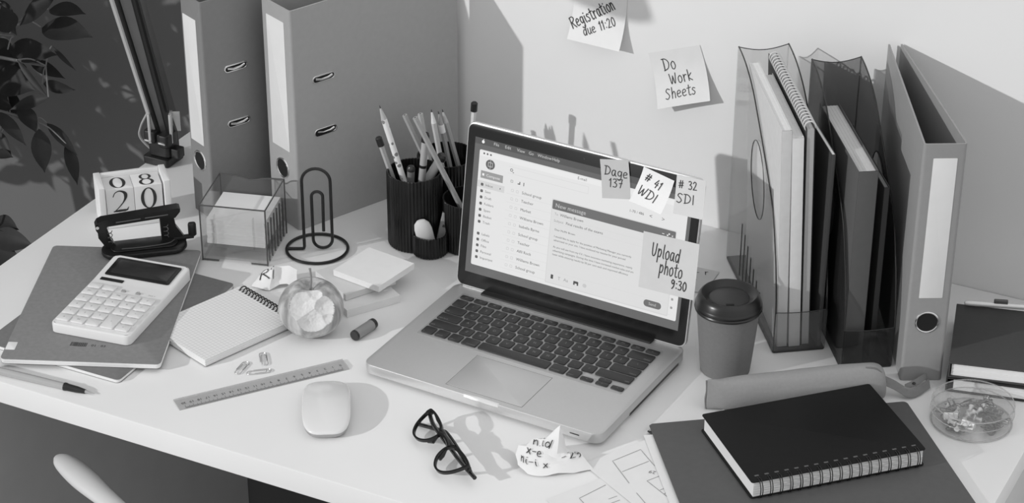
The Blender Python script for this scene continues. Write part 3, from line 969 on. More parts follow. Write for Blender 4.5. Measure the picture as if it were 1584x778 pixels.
# ================================================================== APPLE
def apple():
    cx, cy = -0.7655, 0.4775
    t = thing('apple', 'pale apple with a large bite and thin stem between grid notebook and marker cap', 'apple', cx, cy, 0.0)
    Ra = 0.0395; cz = 0.0385
    nu, nv = 300, 210
    FB, RV, UV = Vector((0.387, -0.770, 0.507)), Vector((0.8925, 0.451, 0.003)), Vector((-0.231, 0.451, 0.862))
    bites = [(FB + RV * b + UV * c, rb, off) for b, c, rb, off in
             ((-0.12, 0.06, 0.0330, 0.0605), (0.16, -0.36, 0.0310, 0.0590), (0.48, -0.04, 0.0230, 0.0520), (0.16, 0.42, 0.0150, 0.0465), (0.66, -0.36, 0.0130, 0.0455))]
    B = []
    for d, rb, off in bites:
        B.append((d.normalized() * off, rb))
    vs = []; flag = []
    for j in range(nv + 1):
        th = PI * j / nv
        for i in range(nu):
            ph = 2 * PI * i / nu
            lob = 1 + 0.018 * math.cos(5 * ph + 0.6) * (0.5 + 0.5 * math.cos(th) ** 2) * (0.4 if th < PI / 2 else 1)
            r = Ra * lob * (1 + 0.03 * math.sin(th) ** 2)
            z = Ra * 0.94 * math.cos(th)
            rr = r * math.sin(th) ** 0.9 if math.sin(th) > 0 else 0
            dip_t = 0.013 * math.exp(-(rr / 0.011) ** 2) if th < PI / 2 else 0
            dip_b = 0.008 * math.exp(-(rr / 0.009) ** 2) if th > PI / 2 else 0
            p = Vector((rr * math.cos(ph), rr * math.sin(ph), z - dip_t + dip_b))
            if th > PI / 2:
                k = 1 - 0.10 * ((th - PI / 2) / (PI / 2)) ** 2
                p.x *= k; p.y *= k
            cut = False
            L = p.length
            d = p.normalized()
            best = L
            for c, rb in B:
                # near intersection with the bite sphere along the ray from the core
                b = d.dot(c); q = b * b - c.length_squared + rb * rb
                if q > 0:
                    near = b - math.sqrt(q)
                    if 0 < near < best:
                        best = near; cut = True
            if cut:
                best = max(best, 0.012)
                p = d * best
                p += d * (0.0009 * noise.noise(p * 170) + 0.0004 * noise.noise(p * 420))
            vs.append(p); flag.append(cut)
    fs = []; mi = []
    for j in range(nv):
        for i in range(nu):
            i2 = (i + 1) % nu
            f = (j * nu + i, (j + 1) * nu + i, (j + 1) * nu + i2, j * nu + i2)
            fs.append(f); mi.append(1 if sum(flag[q] for q in f) >= 3 else 0)
    zmin = min(p.z for p in vs)
    m = MB(); m.add([(p.x, p.y, p.z - zmin + 0.0004) for p in vs], fs); m.mi = mi
    skin = mat('apple_skin', 0.30, 0.28, 0.0, 10)
    nt = skin.node_tree
    b = nt.nodes['Principled BSDF']
    tc = nt.nodes.new('ShaderNodeTexCoord')
    mp = nt.nodes.new('ShaderNodeMapping'); mp.inputs['Scale'].default_value = (60, 60, 9)
    nz = nt.nodes.new('ShaderNodeTexNoise'); nz.inputs['Scale'].default_value = 1.6; nz.inputs['Detail'].default_value = 3
    rp = nt.nodes.new('ShaderNodeMapRange')
    rp.inputs['From Min'].default_value = 0.35; rp.inputs['From Max'].default_value = 0.68
    rp.inputs['To Min'].default_value = 0.24; rp.inputs['To Max'].default_value = 0.56
    nt.links.new(tc.outputs['Object'], mp.inputs[0]); nt.links.new(mp.outputs[0], nz.inputs['Vector'])
    nt.links.new(nz.outputs['Fac'], rp.inputs['Value']); nt.links.new(rp.outputs[0], b.inputs['Base Color'])
    flesh = mat('apple_flesh', 0.66, 0.55, 0.06, 220, bump=0.4)
    o = obj('fruit', m, [skin, flesh], t, sharp=0.9)
    st = MB().tube(catmull([(0, 0, 0.058), (0.0006, 0.001, 0.067), (0.0015, 0.001, 0.078), (0.001, 0.0, 0.091)], 5), [0.0013] * 15 + [0.0018], 8)
    obj('stem', st, mat('stem_brown', 0.26, 0.7), t)
apple()

# ================================================================== MARKER CAP, CLIPS, PEN
def marker_cap():
    a, b = Vector((-0.7075, 0.4835, 0.0072)), Vector((-0.7010, 0.5235, 0.0072))
    o = thing('marker_cap', 'short grey marker cap with black ends lying between apple and laptop', 'pen cap', a.x, a.y, a.z)
    o.rotation_euler = along(a, b).to_euler()
    r = 0.0068
    obj('barrel', MB().lathe([(0.0001, 0.001), (r, 0.001), (r, 0.033), (0.0001, 0.033)], 24), mat('cap_grey', 0.26, 0.35), o)
    obj('end', MB().lathe([(0.003, -0.001), (r * 0.95, -0.001), (r * 1.02, 0.0015), (r * 1.02, 0.002), (0.004, 0.002), (0.003, 0.0005)], 24), black_plastic, o)
    obj('end', MB().lathe([(0.0001, 0.0328), (r * 1.03, 0.0328), (r * 0.98, 0.038), (r * 0.6, 0.040), (0.0001, 0.040)], 24), black_plastic, o)
    obj('clip', MB().slab(-0.0028, 0.0028, 0.004, 0.036, 0, 0.0016, 0.001, 0.0004, xf=Matrix(((0, 0, 1, r + 0.0006), (1, 0, 0, 0), (0, 1, 0, 0), (0, 0, 0, 1))) @ Matrix.Rotation(0, 4, 'Z')), black_plastic, o)
    o.rotation_euler = (along(a, b) @ Matrix.Rotation(rad(-40), 4, 'Z')).to_euler()
marker_cap()

def clip_path(L=0.028, W=0.0075):
    w = W / 2
    out = []
    def arc(cx, cy, r, a0, a1, n=8):
        for i in range(n + 1):
            a = rad(a0 + (a1 - a0) * i / n)
            out.append((cx + r * math.cos(a), cy + r * math.sin(a), 0))
    out.append((-w, L * 0.30, 0))
    arc(0, L - w, w, 180, 0)
    arc(0.0006, w * 0.9, w * 0.85, 0, -180)
    arc(0.0004, L - w * 1.9, w * 0.66, 180, 0)
    out.append((w * 0.78, L * 0.32, 0))
    return out
CLIP = clip_path(0.030, 0.0088)
clip_metal = mat('clip_metal', 0.60, 0.3, 0.05, 60, metal=0.8)
def paper_clips():
    spots = [((-0.797, 0.363), rad(6), 'light metal paper clip nearest the grid notebook, left of the three loose clips'),
             ((-0.7836, 0.3930), rad(38), 'light metal paper clip farthest from the ruler, behind the other two loose clips'),
             ((-0.7745, 0.3655), rad(-50), 'light metal paper clip lying nearest the ruler, front right of the three')]
    src = None
    for (x, y), a, lb in spots:
        if src is None:
            src = thing('paper_clip', lb, 'paper clip', x, y, 0.0, 0, 'loose paper clips by the ruler')
            obj('wire', MB().tube([(p[0], p[1] - 0.014, 0.0008 + 0.0006 * (i / len(CLIP))) for i, p in enumerate(CLIP)], 0.00055, 6), clip_metal, src)
            o = src
        else:
            o = copy_thing(src, lb)
        o.location = (x, y, DESK + 0.0001); o.rotation_euler = (0, 0, a)
paper_clips()

def ball_pen():
    tip = Vector((-0.9206, 0.2326, 0.0022)); d = Vector((-0.995, -0.100, 0.020)).normalized()
    o = thing('ballpoint_pen', 'clear grey ballpoint pen with black grip at the front left desk edge', 'pen', tip.x, tip.y, tip.z)
    o.rotation_euler = along(tip, tip + d).to_euler()
    obj('tip', MB().lathe([(0.0001, 0), (0.0005, 0.0003), (0.0011, 0.006), (0.0023, 0.013), (0.0001, 0.013)], 18), mat('pen_tip_metal', 0.5, 0.3, 0, 30, metal=0.7), o)
    obj('grip', MB().lathe([(0.0001, 0.0125), (0.0028, 0.0125), (0.0042, 0.024), (0.0046, 0.036), (0.0052, 0.038), (0.0052, 0.041), (0.0001, 0.041)], 20), mat('grip_black', 0.012, 0.3), o)
    obj('barrel', MB().lathe([(0.0001, 0.0405), (0.0047, 0.0405), (0.0049, 0.10), (0.0047, 0.150), (0.0001, 0.150)], 20), mat('barrel_grey', 0.40, 0.2, 0.05, 40), o)
    obj('refill_line', MB().tube([(0.0, 0.00475, 0.042), (0.0, 0.00485, 0.148)], 0.0006, 5), mat('cap_grey', 0.26, 0.35), o)
ball_pen()

# ================================================================== RULER
def ruler():
    A = math.atan2(0.172, 0.133)
    t = thing('ruler', 'translucent grey twenty centimetre ruler lying in front of the paper clips', 'ruler', -0.8115, 0.2505, 0.0002, A)
    L, W, H = 0.2165, 0.0235, 0.0021
    m = MB()
    vs = [(0, 0, 0), (L, 0, 0), (L, W, 0), (0, W, 0), (0, 0.0002, 0.0006), (L, 0.0002, 0.0006), (L, 0.006, H), (0, 0.006, H), (L, W, H), (0, W, H)]
    fs = [(3, 2, 1, 0), (0, 1, 5, 4), (4, 5, 6, 7), (7, 6, 8, 9), (9, 8, 2, 3), (0, 4, 7, 9, 3), (1, 2, 8, 6, 5)]
    m.add(vs, fs)
    obj('body', m, clear_mat('ruler_plastic', 0.86, 0.06, 0.45, 0.62), t)
    k = MB()
    x0 = L - 0.008
    for i in range(201):
        x = x0 - i * 0.001
        ln = 0.0052 if i % 10 == 0 else (0.004 if i % 5 == 0 else 0.0026)
        zz = lambda y: 0.0006 + (H - 0.0006) * y / 0.006 + 0.0002
        w = 0.00018
        k.add([(x - w, 0.0004, zz(0.0004)), (x + w, 0.0004, zz(0.0004)), (x + w, ln, zz(ln)), (x - w, ln, zz(ln))], [(0, 1, 2, 3)])
    for i in range(21):
        # the figures read from the far side
        k.text(str(i), 0, 0, 0.0058, align='CENTER', xf=Matrix.Translation((x0 - i * 0.01, 0.0118, H + 0.0002)) @ Matrix.Rotation(PI, 4, 'Z'))
    obj('scale_marks', k, mat('scale_ink', 0.02, 0.6), t)
ruler()

# ================================================================== MOUSE
def mouse():
    t = thing('computer_mouse', 'low white wireless mouse in front of the laptop and ruler', 'mouse', -0.653, 0.3235, 0.0, rad(30.5))
    a, b = 0.0285, 0.0570
    n, mlev = 64, 14
    def outline(s):
        pts = []
        for i in range(n):
            th = 2 * PI * i / n
            c, q = math.cos(th), math.sin(th)
            e = 2 / 3.6
            pts.append((a * s * math.copysign(abs(c) ** e, c), (b - a * (1 - s) if s > 0.9 else (b - 0.1 * a) * s / 0.9) * math.copysign(abs(q) ** e, q)))
        return pts
    def topz(x, y):
        return 0.0215 * (1 - 0.22 * (x / a) ** 2) * (1 - 0.50 * (y / b) ** 2) * 1.0
    top = MB()
    rings = [1.0, 0.995, 0.97, 0.92, 0.84, 0.72, 0.56, 0.38, 0.2, 0.06]
    vs = []; fs = []
    for s in rings:
        for x, y in outline(s):
            e = min(1.0, (1 - s) / 0.05 + 0.0)
            z = topz(x, y)
            z = z - 0.0022 * (1 - math.sqrt(max(0, 1 - (1 - min(1, (1 - s) / 0.06)) ** 2)))
            vs.append((x, y, z))
    for j in range(len(rings) - 1):
        for i in range(n):
            i2 = (i + 1) % n
            fs.append((j * n + i, j * n + i2, (j + 1) * n + i2, (j + 1) * n + i))
    fs.append(tuple(range((len(rings) - 1) * n, len(rings) * n)))
    top.add(vs, fs)
    obj('shell', top, mat('mouse_white', 0.74, 0.22, 0.01, 30, coat=0.4), t, sharp=1.2)
    bt = MB()
    o1 = outline(1.0); o0 = outline(0.86)
    vs = [(x, y, topz(x, y) - 0.0022) for x, y in o1] + [(x * 0.96, y * 0.985, (topz(x, y) - 0.002) * 0.5) for x, y in o1] + [(x, y, 0.0006) for x, y in o0]
    fs = []
    for j in range(2):
        for i in range(n):
            i2 = (i + 1) % n
            fs.append((j * n + i, j * n + i2, (j + 1) * n + i2, (j + 1) * n + i))
    fs.append(tuple(range(2 * n, 3 * n)))
    obj('underside', MB().add(vs, fs), mat('mouse_silver', 0.42, 0.35, 0.0, 30, metal=0.6), t)
mouse()

# ================================================================== NOTEBOOKS, GRID PAD, CALCULATOR (left side)
kraft = mat('kraft_card', 0.235, 0.85, 0.08, 180, bump=0.1)
def soft_notebook(label, corners_xy, w, d, ang, z0, th, kg, rr=0.006, group='kraft covered exercise books'):
    t = thing('exercise_book', label, 'notebook', corners_xy[0], corners_xy[1], z0, ang, group)
    c = mat('kraft_card_%d' % int(kg * 1000), kg, 0.85, 0.08, 180, bump=0.1)
    obj('cover', MB().slab(0, w, 0, d, 0, 0.0005, rr, 0.0002).slab(0, w, 0.0006, d, th - 0.0006, th, rr, 0.0002), c, t)
    pg = MB()
    n = 4
    h = (th - 0.0013) / n
    for i in range(n):
        pg.slab(0.0006, w - 0.0006, 0.0001 + 0.0003 * (i % 2), d - 0.001, 0.00055 + i * h, 0.00055 + (i + 1) * h - 0.00003, rr * 0.9, 0.0001)
    obj('pages', pg, white_paper, t)
    return t
A2 = rad(105.5) - PI / 2
b2 = soft_notebook('kraft covered exercise book underneath, sticking out between the top one and grid notebook', (-1.1095, 0.2650), 0.20, 0.262, rad(0.4), 0.0002, 0.0048, 0.17)
b1 = soft_notebook('large kraft covered exercise book lying on top under the white calculator', (-1.0600, 0.2330), 0.197, 0.286, rad(23.3), 0.0052, 0.0066, 0.215)
def kraft_label():
    k = MB()
    xf = Matrix.Translation((0.078, 0.036, 0.0067)) @ Matrix.Rotation(rad(-4), 4, 'Z')
    rnd = random.Random(2)
    x = 0.0
    while x < 0.02:
        w = rnd.choice((0.0005, 0.0009, 0.0013))
        k.box(x, x + w, 0, 0.009, 0, 0.0001, xf=xf)
        x += w + rnd.choice((0.0005, 0.0008))
    k.text('01 · 03', 0.026, 0.002, 0.0065, xf=xf, z=0.0001)
    o = obj('printed_barcode', k, ink, b1)
    o['label'] = 'small printed barcode strip'
    s = MB().slab(0.001, 0.013, 0.022, 0.04, 0.00662, 0.0068, 0.001, 0.0001)
    o = obj('paper_sticker', s, white_paper, b1)
    o['label'] = 'white paper corner sticker'
kraft_label()

def grid_pad():
    A = rad(-19.5)
    t = thing('grid_notebook', 'white squared top spiral notebook between the calculator and apple', 'notebook', -0.9445, 0.3835, 0.0005, A)
    W, D, H = 0.1135, 0.142, 0.0105
    obj('back_cover', MB().slab(0, W, 0, D, 0, 0.0014, 0.002, 0.0003), mat('board_grey', 0.32, 0.8), t)
    pg = MB()
    for i in range(6):
        pg.box(0.0004 * (i % 2), W - 0.0004 * (i % 2), 0.0006 * (i % 3) * 0.5, D - 0.001, 0.0015 + i * 0.00145, 0.0015 + (i + 1) * 0.00145 - 0.00006)
    obj('pages', pg, white_paper, t)
    gm = grid_mat('squared_paper', 0.80, 0.60, 0.005, 0.0006)
    obj('top_sheet', MB().box(0, W, 0, D, 0.01022, 0.0104), gm, t)
    wire = MB()
    holes = MB()
    for i in range(17):
        x = 0.008 + i * 0.0061
        if x > W - 0.005: break
        c = (D - 0.001, 0.0062)
        loop = [(x + 0.0012 * k / 20, c[0] + 0.0062 * math.cos(2 * PI * k / 20), c[1] + 0.0064 * math.sin(2 * PI * k / 20) + 0.001) for k in range(20)]
        wire.tube(loop, 0.00095, 6, True)
        holes.slab(x - 0.0016, x + 0.0018, D - 0.0075, D - 0.0042, 0.01041, 0.0105, 0.0005, 0.00003)
    obj('spiral_wire', wire, mat('dark_wire', 0.06, 0.35, metal=0.4), t)
    obj('punched_hole', holes, mat('cap_black', 0.012, 0.35), t)
grid_pad()

def calculator():
    A = rad(8.3)
    t = thing('calculator', 'white desktop calculator with dark display lying on the kraft exercise book', 'calculator', -1.0425, 0.3125, 0.0121, A)
    W, D = 0.1085, 0.1785
    th = 0.0135
    def wedge(x, y, z):
        k = 0.0 if y < 0.115 else (y - 0.115) / (D - 0.115)
        # the display end of the body bends upwards
        return (x, y, z + (0.0035 * k) * min(1.0, z / th))
    wp = mat('calculator_white', 0.78, 0.38, 0.01, 30)
    body = MB()
    rows = 24
    def outline(ins):
        r = 0.008
        pts = []
        for cx, cy, a0 in ((W - r, D - r, 0), (r, D - r, 90), (r, r, 180), (W - r, r, 270)):
            for i in range(6):
                a = rad(a0 + 90 * i / 5)
                pts.append((cx + (r - ins) * math.cos(a), cy + (r - ins) * math.sin(a)))
            if a0 in (90, 270):
                x = ins if a0 == 90 else W - ins
                ys = [r + (D - 2 * r) * q / 12 for q in range(1, 12)]
                for yy in (reversed(ys) if a0 == 90 else ys):
                    pts.append((x, yy))
        return pts
    levels = [(0.001, 0.0), (0.0, 0.001), (0.0, th - 0.002), (0.0007, th - 0.0006), (0.002, th)]
    vs = []; n = len(outline(0))
    for ins, z in levels:
        vs += [wedge(x, y, z) for x, y in outline(ins)]
    fs = [tuple(reversed(range(n)))]
    for j in range(len(levels) - 1):
        for i in range(n):
            i2 = (i + 1) % n
            fs.append((j * n + i, j * n + i2, (j + 1) * n + i2, (j + 1) * n + i))
    body.add(vs, fs)
    # top skin in strips so that it bends
    def skin(u, v):
        y = 0.002 + (D - 0.004) * v; r = 0.006
        dy = min(y - 0.002, D - 0.002 - y)
        ins = 0.0 if dy > r else r - math.sqrt(max(0, r * r - (r - dy) ** 2))
        return wedge(0.002 + ins + (W - 0.004 - 2 * ins) * u, y, th)
    body.surf(skin, 2, 60)
    obj('body', body, wp, t)
    fr = MB().slab(0.009, W - 0.009, 0.129, 0.171, th + 0.0002, th + 0.0012, 0.003, 0.0004).warp(wedge)
    obj('display_frame', fr, mat('display_black', 0.012, 0.25), t)
    obj('display_glass', MB().slab(0.015, W - 0.014, 0.1345, 0.1655, th + 0.0013, th + 0.0016, 0.001, 0.0001).warp(wedge), mat('lcd_dark', 0.028, 0.2), t)
    obj('solar_cell', MB().slab(0.009, 0.041, 0.1165, 0.1225, th + 0.0002, th + 0.0009, 0.0008, 0.0002).warp(wedge), mat('solar_dark', 0.018, 0.3), t)
    prt = MB()
    def key(x0, x1, y0, y1, s, small=False):
        k = MB().slab(x0, x1, y0, y1, th + 0.0001, th + 0.0028, 0.0016, 0.0007)
        m2 = MB().join(k)
        if s:
            m2.text(s, (x0 + x1) / 2, (y0 + y1) / 2 - 0.0015, 0.0042, 1, align='CENTER', z=th + 0.0029)
        obj('key', m2.warp(wedge), [mat('key_white', 0.76, 0.42, 0.01, 60), mat('key_print', 0.30, 0.6)], t)
    cw, ch = 0.0202, 0.0170
    gx, gy = 0.0035, 0.0085
    lab = [['0', '00', '.', '+', '='], ['1', '2', '3', None, '-'], ['4', '5', '6', 'x', '÷'], ['7', '8', '9', '%', 'C'], ['M+', 'M-', 'MR', 'MC', '√']]
    for r in range(5):
        for c in range(5):
            if lab[r][c] is None: continue
            x0 = gx + c * cw; y0 = gy + r * ch
            hh = 2 if (r, c) == (0, 3) else 1
            key(x0, x0 + cw - 0.003, y0, y0 + ch * hh - 0.0035, lab[r][c])
    y0 = gy + 5 * ch
    for c in range(2):
        key(gx + c * cw, gx + (c + 1) * cw - 0.003, y0, y0 + 0.011, '')
    for c in (2, 3):
        obj('slide_switch', MB().slab(gx + c * cw + 0.005, gx + c * cw + 0.011, y0 + 0.003, y0 + 0.0065, th + 0.0001, th + 0.0018, 0.0008, 0.0003).warp(wedge), mat('switch_grey', 0.35, 0.5), t)
    prt.text('2 0', gx + 2 * cw + 0.004, y0 + 0.009, 0.003, z=th + 0.0002)
    prt.text('5/4', gx + 3 * cw + 0.004, y0 + 0.009, 0.003, z=th + 0.0002)
    prt.text('TAX +', gx + 4 * cw + 0.001, y0 + 0.005, 0.0036, z=th + 0.0002)
    obj('printing', prt.warp(wedge), mat('key_print', 0.30, 0.6), t)
calculator()

# ================================================================== LAPTOP
LX, LY, LYAW = -0.65868, 0.41775, -0.04753
LID = 0.15769
LIDM = Matrix(((1, 0, 0, 0), (0, math.sin(LID), -math.cos(LID), 0.222), (0, math.cos(LID), math.sin(LID), 0.014), (0, 0, 0, 1)))

def laptop():
    t = thing('laptop', 'open silver laptop showing an email window, sticky notes on its lid', 'laptop', LX, LY, 0.0, LYAW)
    al = mat('aluminium', 0.57, 0.40, 0.015, 300, metal=0.6, spec=0.4)
    bk = mat('laptop_black', 0.010, 0.22, 0.0, 30)
    W, D, T = 0.325, 0.227, 0.018
    body = MB().slab(0, W, 0, D, 0.0045, T, 0.0125, 0.0012, 8)
    body.slab(0.006, W - 0.006, 0.006, D - 0.006, 0.002, 0.0045, 0.012, 0.001, 6)
    base = obj('base', body, al, t)
    for x in (0.03, W - 0.03):
        for y in (0.03, D - 0.03):
            obj('foot', MB().lathe([(0.0001, 0.0002), (0.006, 0.0002), (0.006, 0.0021), (0.0001, 0.0021)], 16, xf=Matrix.Translation((x, y, 0))), bk, base)
    kw = MB().slab(0.0205, W - 0.0205, 0.0915, 0.2055, T, T + 0.0002, 0.002, 0.0001)
    obj('keyboard_tray', kw, mat('tray_silver', 0.40, 0.4, 0.01, 200, metal=0.35), base)
    edge = MB()
    tp = [(0.1125, 0.0085), (0.2165, 0.0085), (0.2165, 0.0835), (0.1125, 0.0835)]
    obj('trackpad', MB().slab(0.1128, 0.2162, 0.0088, 0.0832, T, T + 0.00025, 0.003, 0.0001), mat('trackpad_glass', 0.62, 0.38, 0.01, 100, metal=0.6), base)
    edge.tube([(x, y, T + 0.0001) for x, y in tp], 0.00022, 5, True)
    obj('trackpad_gap', edge, mat('gap_grey', 0.12, 0.5), base)
    obj('lid_notch', MB().slab(0.142, 0.190, -0.0006, 0.003, 0.0142, T + 0.0003, 0.001, 0.0002), mat('notch_bright', 0.85, 0.2, 0, 30, metal=0.3), base)
    obj('status_light', MB().slab(0.285, 0.2975, -0.0004, 0.001, 0.0098, 0.0112, 0.0005, 0.0002), bk, base)
    obj('port_strip', MB().slab(W - 0.001, W + 0.0003, 0.075, 0.205, 0.0042, 0.0075, 0.0003, 0.0001), bk, base)
    obj('hinge_cover', MB().slab(0.042, W - 0.042, 0.2115, 0.2265, T - 0.003, T + 0.0022, 0.002, 0.001), mat('hinge_black', 0.010, 0.55, 0.0, 30), base)
    # keys
    kb = mat('key_black', 0.020, 0.42, 0.05, 200)
    kp = mat('key_legend', 0.22, 0.6)
    z0 = T + 0.0003; z1 = T + 0.0019
    def key(x0, x1, y0, y1, s='', sz=0.0052, al_='CENTER'):
        m = MB().slab(x0, x1, y0, y1, z0, z1, 0.0018, 0.0003, 3)
        if s:
            if al_ == 'CENTER':
                m.text(s, (x0 + x1) / 2, (y0 + y1) / 2 - sz * 0.35, sz, 1, align='CENTER', z=z1 + 0.0001)
            elif al_ == 'RIGHT':
                m.text(s, x1 - 0.0018, y0 + 0.002, sz, 1, align='RIGHT', z=z1 + 0.0001)
            else:
                m.text(s, x0 + 0.0018, y0 + 0.002, sz, 1, z=z1 + 0.0001)
        obj('key', m, [kb, kp], base)
    P = 0.0190; kx = 0.0160
    fr = ['esc', 'F1', 'F2', 'F3', 'F4', 'F5', 'F6', 'F7', 'F8', 'F9', 'F10', 'F11', 'F12', 'o']
    for i, s in enumerate(fr):
        x = 0.024 + i * 0.02018
        key(x, x + 0.0172, 0.1905, 0.1990, s, 0.0034)
    y = 0.1710
    for i, s in enumerate('§1234567890-=' if False else '`1234567890-='):
        x = 0.024 + i * P
        key(x, x + kx, y, y + 0.0155, s)
    key(0.024 + 13 * P, 0.3035, y, y + 0.0155, 'delete', 0.0036, 'RIGHT')
    y = 0.1523
    key(0.024, 0.0495, y, y + 0.0155, 'tab', 0.0036, 'LEFT')
    for i, s in enumerate('QWERTYUIOP[]'):
        x = 0.0525 + i * P
        key(x, x + kx, y, y + 0.0155, s)
    key(0.0525 + 12 * P, 0.3035, y, y + 0.0155, '\\')
    y = 0.1337
    key(0.024, 0.0543, y, y + 0.0155, 'caps lock', 0.0036, 'LEFT')
    for i, s in enumerate("ASDFGHJKL;'"):
        x = 0.0573 + i * P
        key(x, x + kx, y, y + 0.0155, s)
    key(0.0573 + 11 * P, 0.3035, y, y + 0.0155, 'return', 0.0036, 'RIGHT')
    y = 0.1150
    key(0.024, 0.0638, y, y + 0.0155, 'shift', 0.0036, 'LEFT')
    for i, s in enumerate('ZXCVBNM,./'):
        x = 0.0668 + i * P
        key(x, x + kx, y, y + 0.0155, s)
    key(0.0668 + 10 * P, 0.3035, y, y + 0.0155, 'shift', 0.0036, 'RIGHT')
    y = 0.0963
    for x0, x1, s, al_ in ((0.024, 0.040, 'fn', 'LEFT'), (0.043, 0.059, 'control', 'LEFT'), (0.062, 0.078, 'option', 'LEFT'), (0.081, 0.1015, 'command', 'RIGHT'), (0.1045, 0.2005, '', 'LEFT'),
                           (0.2035, 0.224, 'command', 'LEFT'), (0.227, 0.243, 'option', 'LEFT')):
        key(x0, x1, y, y + 0.0155, s, 0.0030, al_)
    key(0.246, 0.2622, y, y + 0.0074, '<', 0.004)
    key(0.2667, 0.2829, y, y + 0.0074, 'v', 0.004)
    key(0.2667, 0.2829, y + 0.0081, y + 0.0155, '^', 0.004)
    key(0.2873, 0.3035, y, y + 0.0074, '>', 0.004)
    # lid
    lid = MB().slab(0, W, 0.004, 0.2225, -0.0062, 0, 0.0105, 0.0008, 8)
    lid = MB().join(lid, xf=LIDM)
    L = obj('lid', lid, mat('lid_aluminium', 0.62, 0.3, 0.01, 300, metal=0.5), t)
    obj('screen_bezel', MB().slab(0.0016, W - 0.0016, 0.006, 0.2209, 0.0001, 0.0008, 0.009, 0.0003, 8, xf=LIDM), bk, L)
    obj('camera', MB().lathe([(0.0001, 0), (0.0012, 0), (0.0012, 0.0002), (0.0001, 0.0002)], 14, xf=LIDM @ Matrix.Translation((0.1646, 0.2116, 0.0008))), mat('lens_grey', 0.05, 0.1), L)
    # lit display
    G = [('wall_low', 96), ('menubar', 78), ('win', 224), ('bar', 104), ('text', 66), ('soft', 196), ('mid', 150), ('icon', 92), ('white', 238), ('line', 208), ('body', 216), ('strip', 230)]
    mats = [glow('screen_' + n, s2l(v)) for n, v in G]
    ix = {n: i for i, (n, v) in enumerate(G)}
    S = MB()
    def rect(x0, x1, y0, y1, c, lay):
        z = 0.0010 + lay * 0.00003
        S.add([(x0 * V, y0 * V, z), (x1 * V, y0 * V, z), (x1 * V, y1 * V, z), (x0 * V, y1 * V, z)], [(0, 1, 2, 3)], ix[c])
    def rrect(x0, x1, y0, y1, r, c, lay):
        pts = []
        for cx, cy, a0 in ((x1 - r, y1 - r, 0), (x0 + r, y1 - r, 90), (x0 + r, y0 + r, 180), (x1 - r, y0 + r, 270)):
            for i in range(6):
                a = rad(a0 + 18 * i)
                pts.append(((cx + r * math.cos(a)) * V, (cy + r * math.sin(a)) * V, 0.0010 + lay * 0.00003))
        S.add(pts, [tuple(range(len(pts)))], ix[c])
    def txt(s, x, y, h, c, lay=6, al_='LEFT'):
        S.text(s, x * V, y * V, h * V, ix[c], align=al_, z=0.0010 + lay * 0.00003)
    rect(12.0, 313.0, 25.0, 205.0, 'wall_low', 0)
    rect(12.0, 313.0, 196.8, 205.0, 'menubar', 1)
    # menu bar
    rrect(21.6, 25.4, 198.6, 202.6, 1.8, 'white', 2); rrect(23.4, 24.6, 202.6, 204.0, 0.5, 'white', 2)
    for s, x in (('File', 38.5), ('Edit', 54.5), ('View', 71.5), ('Go', 88), ('Window', 100.5), ('Help', 121)):
        txt(s, x, 199.4, 5.6, 'soft', 2)
    # window
    rrect(19.6, 308.6, 36.5, 190.2, 2.0, 'win', 2)
    rect(19.8, 308.4, 182.2, 188.4, 'strip', 3)
    for x in (26.2, 31, 35.8):
        rrect(x - 1.3, x + 1.3, 184.8, 187.4, 1.29, 'icon', 4)
    txt('E-mail', 158, 184, 5.2, 'text', 4)
    rrect(29.6, 42.6, 166.8, 179.8, 6.4, 'icon', 4)
    for y0 in (170.4, 175.6):
        rect(32.8, 39.4, y0, y0 + 0.7, 'soft', 5)
    for x0 in (32.8, 38.8):
        rect(x0, x0 + 0.6, 170.4, 176, 'soft', 5)
    rect(35.8, 36.4, 167.5, 179.2, 'soft', 5)
    rect(23.6, 55.4, 153.6, 163.4, 'mid', 4)
    txt('Compose', 31.5, 156.6, 5.0, 'strip', 5)
    rect(25.8, 28.6, 157, 160, 'white', 5)
    rect(19.9, 58.6, 141.2, 150.0, 'line', 4)
    for y, s in ((144.0, 'Inbox'), (135.4, 'Sent'), (127.2, 'Draft'), (118.8, 'Folders'), (110.6, 'Spam'), (102.4, 'Basket'), (94.4, 'Trash'), (78.4, 'Labels'), (70.4, 'Office'), (62.6, 'Files'), (54.6, 'Personal'), (46.6, 'Important')):
        rrect(24.8, 28.6, y - 0.6, y + 3.2, 1.2, 'icon', 5)
        txt(s, 31.6, y, 4.6, 'icon', 5)
    rect(52, 53.2, 144.5, 146.5, 'icon', 5)
    # search row and tools
    rrect(64.5, 68.5, 171.6, 175.6, 1.9, 'icon', 4); rrect(65.3, 67.7, 172.4, 174.8, 1.1, 'win', 5)
    rect(68.0, 70.2, 170.4, 171.2, 'icon', 5)
    for y0 in (168.6, 177.6):
        rect(62, 174, y0, y0 + 0.4, 'line', 4)
    rect(174, 174.4, 168.6, 178, 'line', 4)
    rrect(66.4, 69.8, 157.6, 161.0, 0.6, 'mid', 4); rrect(67, 69.2, 158.2, 160.4, 0.4, 'win', 5)
    rect(76.5, 80, 157.4, 158.6, 'text', 4); rect(78.8, 80, 157.4, 161.2, 'text', 4); rect(84.6, 85.6, 156.8, 161.4, 'text', 4)
    names = ['School group', 'Teacher', 'Market', 'Williams Brown', 'Isabella Byrne', 'School group', 'Teacher', 'Alfil Rock', 'Williams Brown', 'School group']
